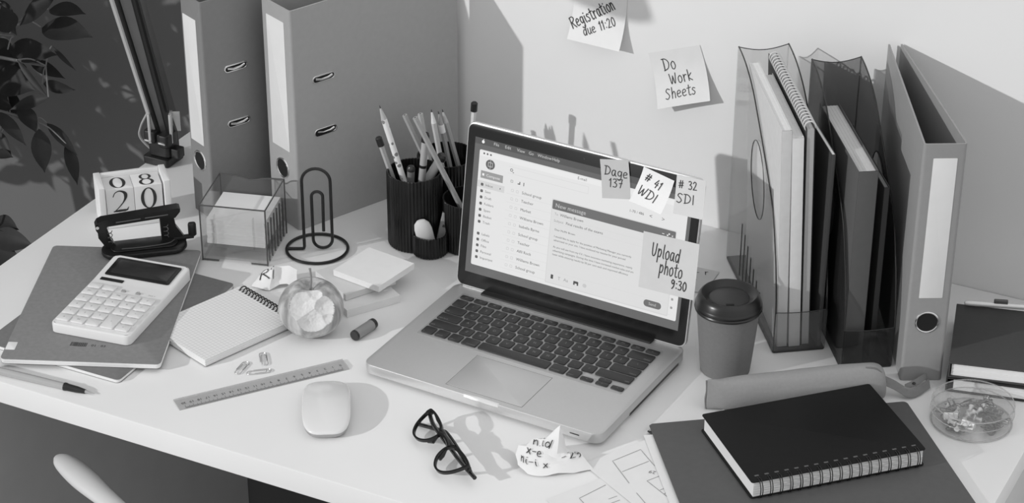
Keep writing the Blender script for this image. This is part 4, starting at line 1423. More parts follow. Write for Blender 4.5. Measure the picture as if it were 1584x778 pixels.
    for i, s in enumerate(names):
        y = 146.2 - i * 11.05
        txt(s, 83.4, y, 5.2, 'text', 4)
        for x in (68.2, 75.2):
            rrect(x, x + 3.6, y - 0.4, y + 3.2, 1.0, 'soft', 4); rrect(x + 0.5, x + 3.1, y + 0.1, y + 2.7, 0.8, 'win', 5)
        rect(62, 300, y - 4.0, y - 3.7, 'line', 3)
    txt('1-70 / 486', 231.5, 160.2, 4.8, 'text', 4)
    S.text('<', 0.2585, 0.1590, 0.0075, ix['icon'], z=0.00115); S.text('>', 0.2750, 0.1590, 0.0075, ix['icon'], z=0.00115)
    # message window
    rrect(126.4, 297.0, 40.0, 151.2, 1.5, 'line', 5)
    rrect(127.4, 296.0, 41.4, 150.0, 1.5, 'body', 6)
    rrect(127.4, 296.0, 138.0, 150.0, 1.5, 'bar', 7)
    txt('New message', 131.4, 141.0, 7.6, 'soft', 8)
    rect(278, 281, 143.4, 144.2, 'strip', 8)
    for k in range(2):
        rect(284.4 + k * 2, 286.4 + k * 2, 142.2 + k * 2, 144.0 + k * 2, 'strip', 8)
    txt('x', 290.6, 142.2, 5.0, 'strip', 8)
    txt('To', 131.2, 130.8, 4.6, 'mid', 8); txt('Williams Brown', 139, 130.8, 5.0, 'text', 8)
    rect(129, 294, 128.2, 128.5, 'line', 8)
    txt('Subject', 131.2, 122.0, 4.6, 'mid', 8); txt('Final results of the exams', 148, 122.0, 5.0, 'text', 8)
    rect(129, 294, 119.6, 119.9, 'line', 8)
    for y, s in ((111.0, 'Dear Ms/Mr Brown'), (102.0, 'I would like to apply for the position of Marketing Manager you currently'), (97.0, 'advertised on your site. I have enclosed my resume for your perusal'),
                 (88.2, 'As you will see from my CV, I have extensive marketing experience, mainly'), (83.2, 'advertising campaigns. During this time I have increased market sales and am'), (78.2, 'team while enjoying results by 50 per cent each and improved efficiency')):
        txt(s, 133.4, y, 3.62, 'text', 8)
    rect(129, 294, 56.6, 56.9, 'line', 8)
    rrect(134.0, 137.4, 46.8, 52.4, 0.5, 'text', 8)
    txt('T', 144, 47.6, 6, 'mid', 8); txt('Aa', 152, 47.8, 6, 'mid', 8)
    rrect(166, 173, 46.8, 52.0, 0.8, 'text', 8); rect(168, 171, 46.8, 49, 'body', 9)
    rrect(179, 184.5, 47, 52, 2.4, 'soft', 8)
    rrect(263.6, 287.4, 45.4, 54.4, 4.2, 'bar', 8)
    txt('Send', 275.4, 48.2, 5.2, 'soft', 9, 'CENTER')
    for y in (62, 51):
        rrect(299.4, 302.4, y, y + 3, 1, 'mid', 5)
    obj('display', MB().join(S, xf=LIDM), mats, L, sharp=0.2)
laptop()

# ================================================================== STICKY NOTES
def note(name, label, frame, w, h, curl, lines, g, group, side_curl=0.0, flip=False):
    """square note in a frame (4x4 world matrix, x right, y up, z away from its support); top edge at y = 0; curl lifts the lower edge"""
    o = bpy.data.objects.new(name, None); COL.objects.link(o)
    o.empty_display_size = 0.02
    o.matrix_world = frame
    tag(o, label, 'sticky note', group)
    def fn(x, y, l=0.0):
        u = x / w; v = -y / h          # v from 0 at the top to 1 at the bottom
        k = max(0.0, (v - 0.18) / 0.82)
        z = 0.0010 + curl * k ** 1.8 + side_curl * (1 - u) ** 2 * k
        pull = 0.30 * curl * k ** 2
        return (x, y + pull, z + l)
    def sh(u, v):
        return fn(u * w, -h + v * h)
    obj('sheet', MB().surf(sh, 8, 14, thick=0.0002), mat('sticky_paper_%d' % int(g * 100), g, 0.9, 0.02, 60), o, sharp=1.2)
    k = MB()
    for s, x, y, hh, a, wd, *st in lines:
        handwrite(k, s, x, y, hh, a, lambda p, q, l: fn(p, q, l), wd, stretch=st[0] if st else 1.0)
    obj('handwriting', k, ink, o)
    return o

def wall_frame(x, z, ang, y=0.962):
    ex = Vector((math.cos(ang), 0, math.sin(ang))); ey = Vector((-math.sin(ang), 0, math.cos(ang)))
    m = Matrix((ex, ey, ex.cross(ey))).transposed().to_4x4()
    m.translation = Vector((x, y, z + DESK))
    return m

note('sticky_note', 'white sticky note on the wall reading Registration due 11:20', wall_frame(-0.638, 0.310, rad(-2)), 0.076, 0.076, 0.017,
     [('Registration', 0.0050, -0.0600, 0.0155, rad(36), 0.0015, 0.74), ('due 11:20', 0.0230, -0.0660, 0.0125, rad(30), 0.0012, 0.88)], 0.80, 'sticky notes on the wall')
note('sticky_note', 'white sticky note on the wall reading Do Work Sheets', wall_frame(-0.5300, 0.2345, rad(20)), 0.077, 0.077, 0.016,
     [('Do', 0.0165, -0.0270, 0.0160, rad(2), 0.0012), ('Work', 0.0225, -0.0470, 0.0145, rad(4), 0.0012), ('Sheets', 0.0135, -0.0660, 0.0140, rad(2), 0.0012)], 0.74, 'sticky notes on the wall', side_curl=0.004)

LAPW = Matrix.Translation((LX, LY, DESK)) @ Matrix.Rotation(LYAW, 4, 'Z') @ LIDM
def lid_frame(u, h, ang, z=0.0):
    return LAPW @ Matrix.Translation((u * V, h * V, 0.0014 + z)) @ Matrix.Rotation(ang, 4, 'Z')
note('sticky_note', 'small grey sticky note on the laptop lid reading Dage 137', lid_frame(186.0, 217.0, rad(11.5)), 0.0385, 0.049, 0.003,
     [('Dage', 0.0045, -0.0185, 0.0110, rad(-9), 0.0011, 1.22), ('137', 0.0100, -0.0340, 0.0105, rad(-4), 0.0011, 1.25)], 0.52, 'sticky notes on the laptop')
note('sticky_note', 'tilted white sticky note on the laptop lid reading # 41 WDI', lid_frame(245.0, 221.5, rad(-11.0)), 0.0425, 0.046, 0.011,
     [('# 41', 0.0060, -0.0150, 0.0105, rad(-12), 0.0012, 1.05), ('WDI', 0.0040, -0.0335, 0.0115, rad(-8), 0.0012, 1.25)], 0.84, 'sticky notes on the laptop', side_curl=0.004)
note('sticky_note', 'small light sticky note at the laptop lid corner reading # 32 SDI', lid_frame(289.0, 222.0, rad(2.0)), 0.0385, 0.0490, 0.002,
     [('# 32', 0.0040, -0.0160, 0.0100, rad(4), 0.0011, 1.05), ('SDI', 0.0030, -0.0340, 0.0115, rad(3), 0.0011, 1.3)], 0.66, 'sticky notes on the laptop')
note('sticky_note', 'large light sticky note over the screen edge reading Upload photo 9:30', lid_frame(254.0, 141.0, rad(1.5)), 0.0745, 0.0725, 0.002,
     [('Upload', 0.0130, -0.0280, 0.0165, rad(-3), 0.0013, 0.72), ('photo', 0.0250, -0.0480, 0.0165, rad(-2), 0.0013, 0.72), ('9:30', 0.0430, -0.0640, 0.0115, rad(1), 0.0014, 0.92)], 0.62, 'sticky notes on the laptop')

def desk_note():
    m = Matrix.Translation((-0.432, 0.8460, DESK + 0.0002)) @ Matrix.Rotation(rad(3), 4, 'Z')
    o = note('sticky_note', 'grey sticky note lying flat on the desk behind the laptop lid and coffee cup', m, 0.062, 0.062, 0.0, [('- r', 0.036, -0.020, 0.012, rad(20), 0.0011), ('e -', 0.030, -0.042, 0.010, rad(20), 0.0011)], 0.6, None)
desk_note()

# ================================================================== GLASSES
def glasses():
    # frame lies tilted: lower rims on the desk, brow raised
    A = rad(-41.4)
    t = thing('eyeglasses', 'black framed eyeglasses resting on their folded temples in front of the laptop', 'glasses', -0.5058, 0.2960, 0.0, A)
    bk = mat('acetate_black', 0.008, 0.2, 0.0, 30)
    tilt = rad(25)
    M = Matrix.Translation((0, 0, 0.0062)) @ Matrix.Rotation(tilt, 4, 'X')
    rim_in = []
    def lens(cx, s):
        # local (x, y): y up from the lower rim
        pts = [(-0.0278, 0.0280), (-0.0225, 0.0318), (-0.005, 0.0324), (0.013, 0.0296), (0.0222, 0.0212), (0.0185, 0.0085), (0.006, 0.0006), (-0.0085, 0.0010), (-0.0205, 0.0105)]
        pts = [(cx + s * x, y * 1.12) for x, y in pts]
        return catmull(pts, 7, True)
    rims = MB()
    for cx, s in ((-0.0350, 1), (0.0350, -1)):
        P = lens(cx, s)
        n = len(P)
        cxx = sum(p[0] for p in P) / n; cyy = sum(p[1] for p in P) / n
        # rim: thicker along the brow
        vs = []
        for x, y in P:
            dx, dy = x - cxx, y - cyy
            L = math.hypot(dx, dy)
            wd = 0.0025 + 0.0020 * max(0, dy / L)
            ix_, iy_ = x - dx / L * wd, y - dy / L * wd
            vs.append(((x, y), (ix_, iy_)))
        ring = []
        for z in (-0.0019, 0.0019):
            ring.append([(p[0][0], p[0][1], z) for p in vs]); ring.append([(p[1][0], p[1][1], z) for p in vs])
        allv = ring[0] + ring[1] + ring[3] + ring[2]
        fs = []
        for q in range(4):
            q2 = (q + 1) % 4
            for i in range(n):
                j = (i + 1) % n
                fs.append((q * n + i, q * n + j, q2 * n + j, q2 * n + i))
        obj('rim', MB().add(allv, fs, xf=M), bk, t)
        inner = [p[1] for p in vs]
        obj('lens', MB().prism(inner, -0.0007, 0.0007, xf=M), clear_mat('lens_clear', 0.995, 0.03), t)
        # nose pad
        obj('nose_pad', MB().tube([(cx + s * 0.0205, 0.022, -0.001), (cx + s * 0.0195, 0.015, -0.004), (cx + s * 0.015, 0.010, -0.004)], [0.0016, 0.0032, 0.0018], 8, xf=M), bk, t)
    br = MB().tube(catmull([(-0.0150, 0.0270, 0.0), (-0.006, 0.0294, 0.001), (0.006, 0.0294, 0.001), (0.0150, 0.0270, 0.0)], 5), 0.0031, 8, xf=M)
    br.tube([(-0.0175, 0.0308, 0), (0.0175, 0.0308, 0)], 0.0024, 8, xf=M)
    obj('bridge', br, bk, t)
    # end pieces and folded temples
    for s in (-1, 1):
        obj('end_piece', MB().slab(min(s * 0.0590, s * 0.0640), max(s * 0.0590, s * 0.0640), 0.0270, 0.0345, -0.0055, 0.0018, 0.002, 0.001, xf=M), bk, t)
    for p in ([(0.0615, 0.0315, -0.003), (0.0605, 0.0310, -0.0095), (0.02, 0.0340, -0.0110), (-0.02, 0.0340, -0.0115), (-0.034, 0.0300, -0.0115), (-0.064, 0.0120, -0.0085)],
              [(-0.0615, 0.0315, -0.003), (-0.0605, 0.0290, -0.0055), (-0.04, 0.0262, -0.0066), (0.0, 0.0272, -0.0070), (0.04, 0.0285, -0.0072), (0.077, 0.0315, -0.0072)]):
        p = catmull(p, 5)
        tb = MB().tube(p, [0.0026] * len(p), 8)
        tb.warp(lambda x, y, z: (x, y, z))
        obj('temple', MB().join(tb, xf=M), bk, t)
glasses()

# ================================================================== COFFEE CUP
def coffee_cup():
    t = thing('coffee_cup', 'grey paper takeaway coffee cup with black lid right of the laptop', 'cup', -0.2735, 0.6330, 0.0003)
    paper = mat('cup_card', 0.165, 0.8, 0.05, 220, bump=0.08)
    prof = [(0.0001, 0.004), (0.0285, 0.004), (0.0295, 0.0), (0.0302, 0.0), (0.0315, 0.012), (0.0383, 0.0885), (0.0001, 0.0890)]
    obj('cup_body', MB().lathe(prof, 56), paper, t)
    lid = mat('lid_black', 0.012, 0.3, 0.0, 30)
    lp = [(0.0390, 0.0850), (0.0406, 0.0855), (0.0411, 0.0875), (0.0402, 0.0890), (0.0408, 0.0902), (0.0407, 0.0922), (0.0398, 0.0938), (0.0394, 0.0950), (0.0378, 0.1008), (0.0352, 0.1052), (0.0335, 0.1062), (0.0312, 0.1054), (0.0262, 0.1006), (0.0248, 0.0998), (0.0236, 0.1006), (0.0225, 0.1008), (0.0001, 0.1010)]
    ln = obj('lid', MB().lathe(lp, 60), lid, t)
    obj('sip_hole', MB().slab(-0.005, 0.005, -0.0018, 0.0018, 0, 0.0003, 0.0015, 0.0001, xf=Matrix.Translation((0.0085, -0.0178, 0.1010)) @ Matrix.Rotation(rad(27), 4, 'Z')), dark_hole, ln)
coffee_cup()

# ================================================================== MAGAZINE FILES
PROFILE = [(0.0, 0.002), (0.0, 0.055), (0.004, 0.080), (0.013, 0.115), (0.021, 0.135), (0.033, 0.163), (0.046, 0.183), (0.080, 0.217), (0.118, 0.250), (0.151, 0.277), (0.178, 0.291), (0.200, 0.298), (0.222, 0.3015)]
YZX = Matrix(((0, 0, 1, 0), (1, 0, 0, 0), (0, 1, 0, 0), (0, 0, 0, 1)))

def magazine_file(label, x, y, ang, W, D, H, m, lip):
    t = thing('magazine_file', label, 'magazine file', x, y, 0.0003, ang, 'magazine files by the wall')
    th = 0.002
    edge = mat('file_edge', 0.025, 0.25)
    sc = (D - 0.004) / 0.222
    prof = [(p[0] * sc, min(p[1] * H / 0.3015, H)) for p in PROFILE]
    out = [(th, th)] + [(max(th, a), b) for a, b in prof[1:]] + [(D - th, H), (D - th, th)]
    hole = [(0.118 + 0.029 * math.cos(a) + 0.018 * math.sin(a), 0.180 + 0.046 * math.sin(a) - 0.010 * math.cos(a)) for a in [2 * PI * i / 36 for i in range(36)]]
    slits = []
    for i in range(7):
        yy = 0.175 - i * 0.0165
        zt = 0.088 - i * 0.0075; zb = 0.012
        slits.append([(yy - 0.0013, zb), (yy + 0.0013, zb), (yy + 0.0013, zt), (yy - 0.0013, zt)])
    for x0 in (0, W - th):
        obj('side_panel', MB().poly2d(out, [hole] + slits, 0, th, xf=Matrix.Translation((x0, 0, 0)) @ YZX), m, t)
    bt = [(0, th), (W, th)] + [(W - W * i / 12, H - 0.006 * math.sin(PI * i / 12)) for i in range(13)]
    RX = Matrix.Rotation(PI / 2, 4, 'X')
    obj('back_panel', MB().poly2d(bt, [], 0, th, xf=Matrix.Translation((0, D, 0)) @ RX), m, t)
    fp = [(0, th), (W, th)] + [(W - W * i / 12, lip - 0.002 * math.sin(PI * i / 12)) for i in range(13)]
    obj('front_lip', MB().poly2d(fp, [], 0, th, xf=Matrix.Translation((0, th, 0)) @ RX), m, t)
    obj('base', MB().slab(0, W, 0, D, 0, th, 0.003, 0.0004), edge, t)
    e = MB()
    sp = catmull([(b[0] + 0.0006, b[1]) for b in prof[1:]] + [(D - 0.002, H)], 4)
    for x0 in (0.0009, W - 0.0009):
        e.tube([(x0, a, b + 0.0004) for a, b in sp], 0.0009, 6)
    e.tube([(a, D - 0.001, b + 0.0003) for a, b in bt[2:]], 0.0006, 6)
    e.tube([(a, 0.001, b + 0.0003) for a, b in fp[2:]], 0.0005, 6)
    e.tube([(0.0004, 0.0006, th), (0.0004, 0.0006, lip)], 0.0006, 6)
    for x0 in (0.0, W):
        for pts in [hole]:
            e.tube([(x0 + (0.0003 if x0 == 0 else -0.0003), a, b) for a, b in pts], 0.0007, 5, True)
    for pts in slits:
        for a0, a1 in ((0, 3), (1, 2)):
            e.tube([(0.0002, pts[a0][0], pts[a0][1]), (0.0002, pts[a1][0], pts[a1][1])], 0.0004, 4)
    obj('rim', e, edge, t)
    return t

F1 = (-0.2342, 0.6912, rad(35.8)); F2 = (-0.1462, 0.6923, rad(34.4))
magazine_file('translucent light grey magazine file holding a spiral notebook and three slim books', F1[0], F1[1], F1[2], 0.0660, 0.245, 0.303, clear_mat('file_grey', 0.915, 0.10, 0.05, 0.45), 0.057)
magazine_file('translucent dark grey magazine file holding one thick book next to the binder', F2[0], F2[1], F2[2], 0.0640, 0.235, 0.308, clear_mat('file_dark', 0.64, 0.10, 0.08, 0.10), 0.055)

def stand_book(name, label, frame, x0, x1, y0, y1, h, cg, pg, spine=True, group='books and notebooks in the magazine files', recess=0.002, tilt=0.0, lean=0.0):
    fx, fy, fa = frame
    v = Matrix.Rotation(fa, 4, 'Z') @ Vector((x0, y0, 0))
    t = thing(name, label, 'book' if 'book' == name else 'notebook', fx + v.x, fy + v.y, 0.0026, fa + tilt, group)
    t.rotation_euler = (Matrix.Rotation(fa + tilt, 4, 'Z') @ Matrix.Rotation(lean, 4, 'Y')).to_euler()
    W, D = x1 - x0, y1 - y0
    c = mat('book_cover_%d' % int(cg * 1000), cg, 0.6, 0.04, 90)
    cv = MB()
    k = 0.0009
    cv.slab(0, k, 0.0008, D, 0, h, 0.0003, 0.0002).slab(W - k, W, 0.0008, D, 0, h, 0.0003, 0.0002)
    if spine:
        cv.slab(0, W, 0, k, 0, h, 0.0008, 0.0002)
    obj('cover', cv, c, t)
    p = MB()
    n = max(3, int((W - 2 * k) / 0.002))
    d = (W - 2 * k - 0.0002) / n
    for i in range(n):
        p.box(k + 0.0001 + i * d, k + 0.0001 + (i + 1) * d - 0.00006, k + 0.0002, D - 0.001 - 0.0003 * (i % 2), 0.001, h - recess - 0.0002 * (i % 2))
    obj('pages', p, mat('page_%d' % int(pg * 100), pg, 0.9, 0.03, 200), t)
    return t, W, D

stand_book('notebook', 'slim pale notebook standing first from the left in the light magazine file', F1, 0.0080, 0.0205, 0.011, 0.207, 0.2965, 0.58, 0.70, recess=0.0012, tilt=rad(-2.7), lean=rad(-2.3))
stand_book('notebook', 'thicker white notebook standing second in the light magazine file', F1, 0.0225, 0.0365, 0.009, 0.190, 0.287, 0.68, 0.74, recess=0.0012, tilt=rad(-2.7), lean=rad(-2.7))
tn, Wn, Dn = stand_book('spiral_notebook', 'dark covered spiral notebook with light coil along its top in the light magazine file', F1, 0.0385, 0.0490, 0.010, 0.226, 0.298, 0.035, 0.45, spine=False, tilt=rad(-2.4), lean=rad(-2.5))
coil = MB()
for i in range(26):
    yy = 0.004 + i * 0.0079
    coil.tube([(Wn / 2 + 0.0066 * math.cos(2 * PI * k / 18), yy + 0.0018 * k / 18, 0.2985 + 0.0066 * math.sin(2 * PI * k / 18)) for k in range(18)], 0.0010, 6, True)
oc = obj('coil', coil, mat('coil_light', 0.62, 0.35), tn)
oc['label'] = 'light spiral coil'
stand_book('notebook', 'thin dark notebook with pale page edges, rightmost in the light magazine file', F1, 0.0570, 0.0620, 0.005, 0.110, 0.264, 0.05, 0.66, recess=0.0003)
stand_book('book', 'thick dark grey book standing alone in the dark magazine file', F2, 0.0050, 0.0290, 0.012, 0.200, 0.262, 0.085, 0.55, recess=0.004)
stand_book('notebook', 'thin black notebook beside the thick book in the dark magazine file', F2, 0.0400, 0.0470, 0.020, 0.190, 0.235, 0.03, 0.2, recess=0.002)

# ================================================================== BOOKS AT THE RIGHT EDGE
def flat_book(label, x, y, z, ang, W, D, H, cg, gap):
    t = thing('book', label, 'book', x, y, z, ang, 'dark books lying by the binder')
    c = mat('book_cloth_%d' % int(cg * 1000), cg, 0.6, 0.06, 200, bump=0.1)
    k = 0.0018
    cv = MB().slab(0, W, 0, D, 0, k, 0.001, 0.0004).slab(0, W, 0, D, H - k, H, 0.001, 0.0004)
    cv.slab(0, 0.002, 0, D, k, H - k, 0.0003, 0.0002)
    obj('cover', cv, c, t)
    p = MB()
    n = 6
    d = (H - 2 * k - 0.0002) / n
    for i in range(n):
        p.box(gap, W - 0.003, 0.003 + 0.0004 * (i % 2), D - 0.004, k + 0.0001 + i * d, k + 0.0001 + (i + 1) * d - 0.00008)
    obj('pages', p, white_paper, t)
flat_book('black book lying at the bottom of the pair right of the binder', -0.0185, 0.7050, 0.0003, rad(12), 0.25, 0.165, 0.0190, 0.012, 0.009)
flat_book('dark grey book lying on top of the pair right of the binder', -0.0175, 0.7065, 0.0195, rad(14), 0.21, 0.143, 0.0205, 0.045, 0.0035)

def silver_pen():
    a = Vector((-0.0425, 0.8440, 0.0443)); d = Vector((math.cos(rad(19)), math.sin(rad(19)), 0))
    o = thing('silver_pen', 'silver pen lying along the back of the top dark book at the right', 'pen', a.x, a.y, a.z)
    o.rotation_euler = along(a, a + d).to_euler()
    sv = mat('pen_silver', 0.80, 0.25, 0.02, 40, metal=0.3)
    obj('barrel', MB().lathe([(0.0001, 0), (0.0026, 0.001), (0.0034, 0.006), (0.0034, 0.095), (0.0001, 0.095)], 18), sv, o)
    obj('cap', MB().lathe([(0.0001, 0.095), (0.0036, 0.095), (0.0034, 0.133), (0.0001, 0.135)], 18), sv, o)
    obj('clip', MB().slab(-0.0022, 0.0022, 0.0030, 0.0078, 0.036, 0.053, 0.0008, 0.0008), mat('clip_grey', 0.10, 0.4), o)
silver_pen()

# ================================================================== PENCIL CASE
def pencil_case():
    A = rad(35.2)
    t = thing('pencil_case', 'grey fabric pencil case lying between the black notebook and magazine files', 'pencil case', -0.2586, 0.5375, 0.0, A)
    fab = mat('case_fabric', 0.28, 0.85, 0.04, 260, bump=0.25)
    S = [(0.0, 0.0022, 0.041), (0.004, 0.0040, 0.0415), (0.02, 0.0115, 0.0395), (0.045, 0.0150, 0.0410), (0.10, 0.0168, 0.0430), (0.16, 0.0172, 0.0455), (0.195, 0.0172, 0.0460), (0.208, 0.0165, 0.0430), (0.214, 0.0145, 0.0370), (0.2165, 0.010, 0.0290)]
    S2 = catmull(S, 4)
    n = 36
    vs = []; fs = []
    for s, w, h in S2:
        for i in range(n):
            a = 2 * PI * i / n
            c, q = math.cos(a), math.sin(a)
            e = 0.75
            yy = w * math.copysign(abs(c) ** e, c)
            zz = h / 2 + h / 2 * math.copysign(abs(q) ** 0.8, q)
            # the upper side slopes to a ridge
            yy *= 1 - 0.42 * max(0, zz / h - 0.45)
            wv = noise.noise(Vector((s * 38, yy * 60, zz * 50))) * 0.0011 * min(1, s / 0.02)
            vs.append((s, yy + wv, max(0.0004, zz + wv * 0.6)))
    m = len(S2)
    for j in range(m - 1):
        for i in range(n):
            i2 = (i + 1) % n
            fs.append((j * n + i, j * n + i2, (j + 1) * n + i2, (j + 1) * n + i))
    fs += [tuple(range(n)), tuple(range((m - 1) * n, m * n))]
    obj('body', MB().add(vs, fs), fab, t, sharp=1.3)
    zp = MB().surf(lambda u, v: (0.03 + 0.17 * u, -0.0022 + 0.0044 * v, 0.0418 + 0.0046 * u + 0.0009), 20, 2, thick=0.0006)
    seam = MB().tube(catmull([(-0.0006, -0.001, 0.0015), (-0.0012, 0.0006, 0.014), (-0.0004, -0.0006, 0.026), (-0.001, 0.0, 0.040)], 4), 0.0011, 6)
    obj('end_seam', seam, mat('case_seam', 0.18, 0.85, 0.05, 260), t)
    seam = MB().tube(catmull([(0.190, -0.006, 0.0452), (0.203, -0.008, 0.0435), (0.2125, -0.009, 0.0335), (0.2165, -0.008, 0.024)], 4), 0.0009, 6)
    obj('end_seam', seam, mat('case_seam', 0.18, 0.85, 0.05, 260), t)
    # strap: a folded tape leaving the right end
    P = catmull([(0.2145, 0.000, 0.022), (0.228, -0.004, 0.016), (0.243, -0.011, 0.0085), (0.258, -0.006, 0.0065), (0.268, 0.002, 0.0065), (0.276, 0.008, 0.0065)], 5)
    sv = []
    for i, p in enumerate(P):
        u = i / (len(P) - 1)
        tilt = rad(50 - 15 * u)
        hw = 0.0062
        sv.append(((p[0], p[1] - hw * math.cos(tilt), p[2] - hw * math.sin(tilt) * 0.95), (p[0] + 0.001, p[1] + hw * math.cos(tilt), p[2] + hw * math.sin(tilt) * 0.95)))
    def tape(u, v):
        k = u * (len(sv) - 1); i = min(int(k), len(sv) - 2); f = k - i
        a = Vector(sv[i][0]).lerp(Vector(sv[i + 1][0]), f); b = Vector(sv[i][1]).lerp(Vector(sv[i + 1][1]), f)
        q = a.lerp(b, v); q.z = max(q.z, 0.0012)
        return q
    obj('strap', MB().surf(tape, 26, 3, thick=0.0008), mat('case_strap', 0.20, 0.85, 0.06, 260), t)
    P2 = catmull([(0.243, 0.000, 0.010), (0.254, 0.005, 0.0100), (0.264, 0.010, 0.0110), (0.274, 0.0175, 0.0105), (0.2755, 0.016, 0.007)], 5)
    def tape2(u, v):
        k = u * (len(P2) - 1); i = min(int(k), len(P2) - 2); f = k - i
        a = Vector(P2[i]).lerp(Vector(P2[i + 1]), f)
        w = 0.0052 - 0.0022 * abs(2 * abs(u - 0.55)) 
        return (a.x + (v - 0.5) * w * 0.6, a.y + (v - 0.5) * 2 * w, a.z + (v - 0.5) * 0.004)
    obj('strap_loop', MB().surf(tape2, 20, 3, thick=0.0008), mat('case_strap', 0.20, 0.85, 0.06, 260), t)
    obj('rivet', MB().lathe([(0.0001, 0.0012), (0.0014, 0.0012), (0.0022, 0.0004), (0.0022, 0), (0.0001, 0)], 16, xf=Matrix.Translation((0.2555, 0.0048, 0.0103))), mat('rivet_dark', 0.05, 0.3, 0, 30, metal=0.5), t)
pencil_case()

# ================================================================== FOLDER, SHEETS, BLACK NOTEBOOK
def folder():
    A = rad(36.2)
    X, Y = -0.302, 0.468
    t = thing('document_folder', 'dark grey document folder lying under the black spiral notebook', 'folder', X, Y, 0.0003, A)
    m = mat('folder_card', 0.085, 0.55, 0.06, 120)
    W, D = 0.325, 0.228
    def sheet(z0, z1, mb):
        r = 0.014
        pts = [(0, -D), (W - r, -D)]
        for i in range(7):
            a = rad(-90 + 15 * i); pts.append((W - r + r * math.cos(a), -D + r + r * math.sin(a)))
        r2 = 0.006
        for i in range(7):
            a = rad(15 * i); pts.append((W - 0.012 - r2 + r2 * math.cos(a) + 0.0, -r2 + r2 * math.sin(a)))
        pts += [(0.004, 0), (0, -0.003)]
        mb.prism(pts, z0, z1)
    low = MB(); sheet(0, 0.0010, low)
    obj('back_cover', low, m, t)
    top = MB(); sheet(0.0052, 0.0062, top)
    obj('front_cover', top, m, t)
    obj('fold', MB().box(0.05, W - 0.02, -D + 0.0005, -D + 0.0012, 0.001, 0.0052), m, t)
    # clip mechanism showing at the left corner
    c = MB()
    c.slab(0.000, 0.012, -0.0075, -0.0035, 0.0010, 0.0050, 0.0008, 0.0003)
    o = obj('folder_clip', c, mat('clip_clear', 0.45, 0.3), t)
    k = MB()
    for p, q in (((-0.003, -0.010, 0.0030), (0.001, -0.0165, 0.0030)), ((0.0045, -0.0095, 0.0045), (0.009, -0.0125, 0.0045))):
        k.tube([p, q], 0.0011, 6)
    obj('clip_prong', k, black_plastic, t)
folder()

def paper_sheet(label, x, y, z, ang, w, h, marks, text=()):
    t = thing('printed_sheet', label, 'paper', x, y, z, ang, 'printed sheets under the folder')
    def fn(u, v):
        return (w * u, h * v, 0.0003 + 0.0012 * math.exp(-((u * w) / 0.02) ** 2) * 0.6)
    obj('sheet', MB().surf(fn, 16, 10, thick=0.00018), white_paper, t, sharp=1.2)
    k = MB()
    for pts in marks:
        pp = []
        for (a, b), (c, d) in zip(pts[:-1], pts[1:]):
            pp += [(a + (c - a) * i / 6, b + (d - b) * i / 6) for i in range(6)]
        pp.append(pts[-1])
        ribbon(k, pp, [0.0006] * len(pp), lambda x, y, l: (x, y, fn(x / w, y / h)[2] + 0.0003), 0)
    for s, a, b, sz, r in text:
        k.text(s, 0, 0, sz, align='CENTER', xf=Matrix.Translation((a, b, fn(a / w, 0)[2] + 0.0003)) @ Matrix.Rotation(r, 4, 'Z'))
    obj('printing', k, mat('print_grey', 0.22, 0.7), t)

def sheets():
    # x runs along the left edge of the sheet (-29 deg), y along its top edge (61 deg)
    def E(a, b):
        return (b, a)
    paper_sheet('printed sheet with a line drawing and the figure 29 sticking out of the folder', -0.3375, 0.364, 0.0014, rad(-29), 0.285, 0.205,
                [[E(.0208, .0599), E(.0312, .0142), E(.072, .0132), E(.0655, .0485)], [E(.028, .0372), E(.0655, .0372)], [E(.0402, .1162), E(.0402, .0675), E(.057, .0678)],
                 [E(.0416, .0903), E(.0497, .0902)], [E(.0406, .0989), E(.0465, .0976)], [E(.0162, .08), E(.0121, .1026)]], [('29', .0555, .058, .0085, rad(215))])
    c, q = math.cos(rad(61)), math.sin(rad(61))
    ox, oy = -0.336 - 0.078 * c + 0.033 * q, 0.367 - 0.078 * q - 0.033 * c
    paper_sheet('printed sheet lying lowest, mostly cut off by the front of the picture', ox, oy, 0.0002, rad(-29), 0.13, 0.078,
                [[(0.030, 0.031), (0.0188, 0.0323), (0.0143, 0.072)], [(0.038, 0.059), (0.0385, 0.070)], [(0.046, 0.056), (0.0465, 0.068)]], [('29', .044, .050, .008, rad(215))])
    v = Matrix.Rotation(rad(36.2), 4, 'Z') @ Vector((-0.010, -0.0185, 0))
    paper_sheet('narrow strip of white sheet showing right along the folder edge', -0.302 + v.x, 0.468 + v.y, 0.0029, rad(-53.8), 0.195, 0.20, [])
sheets()

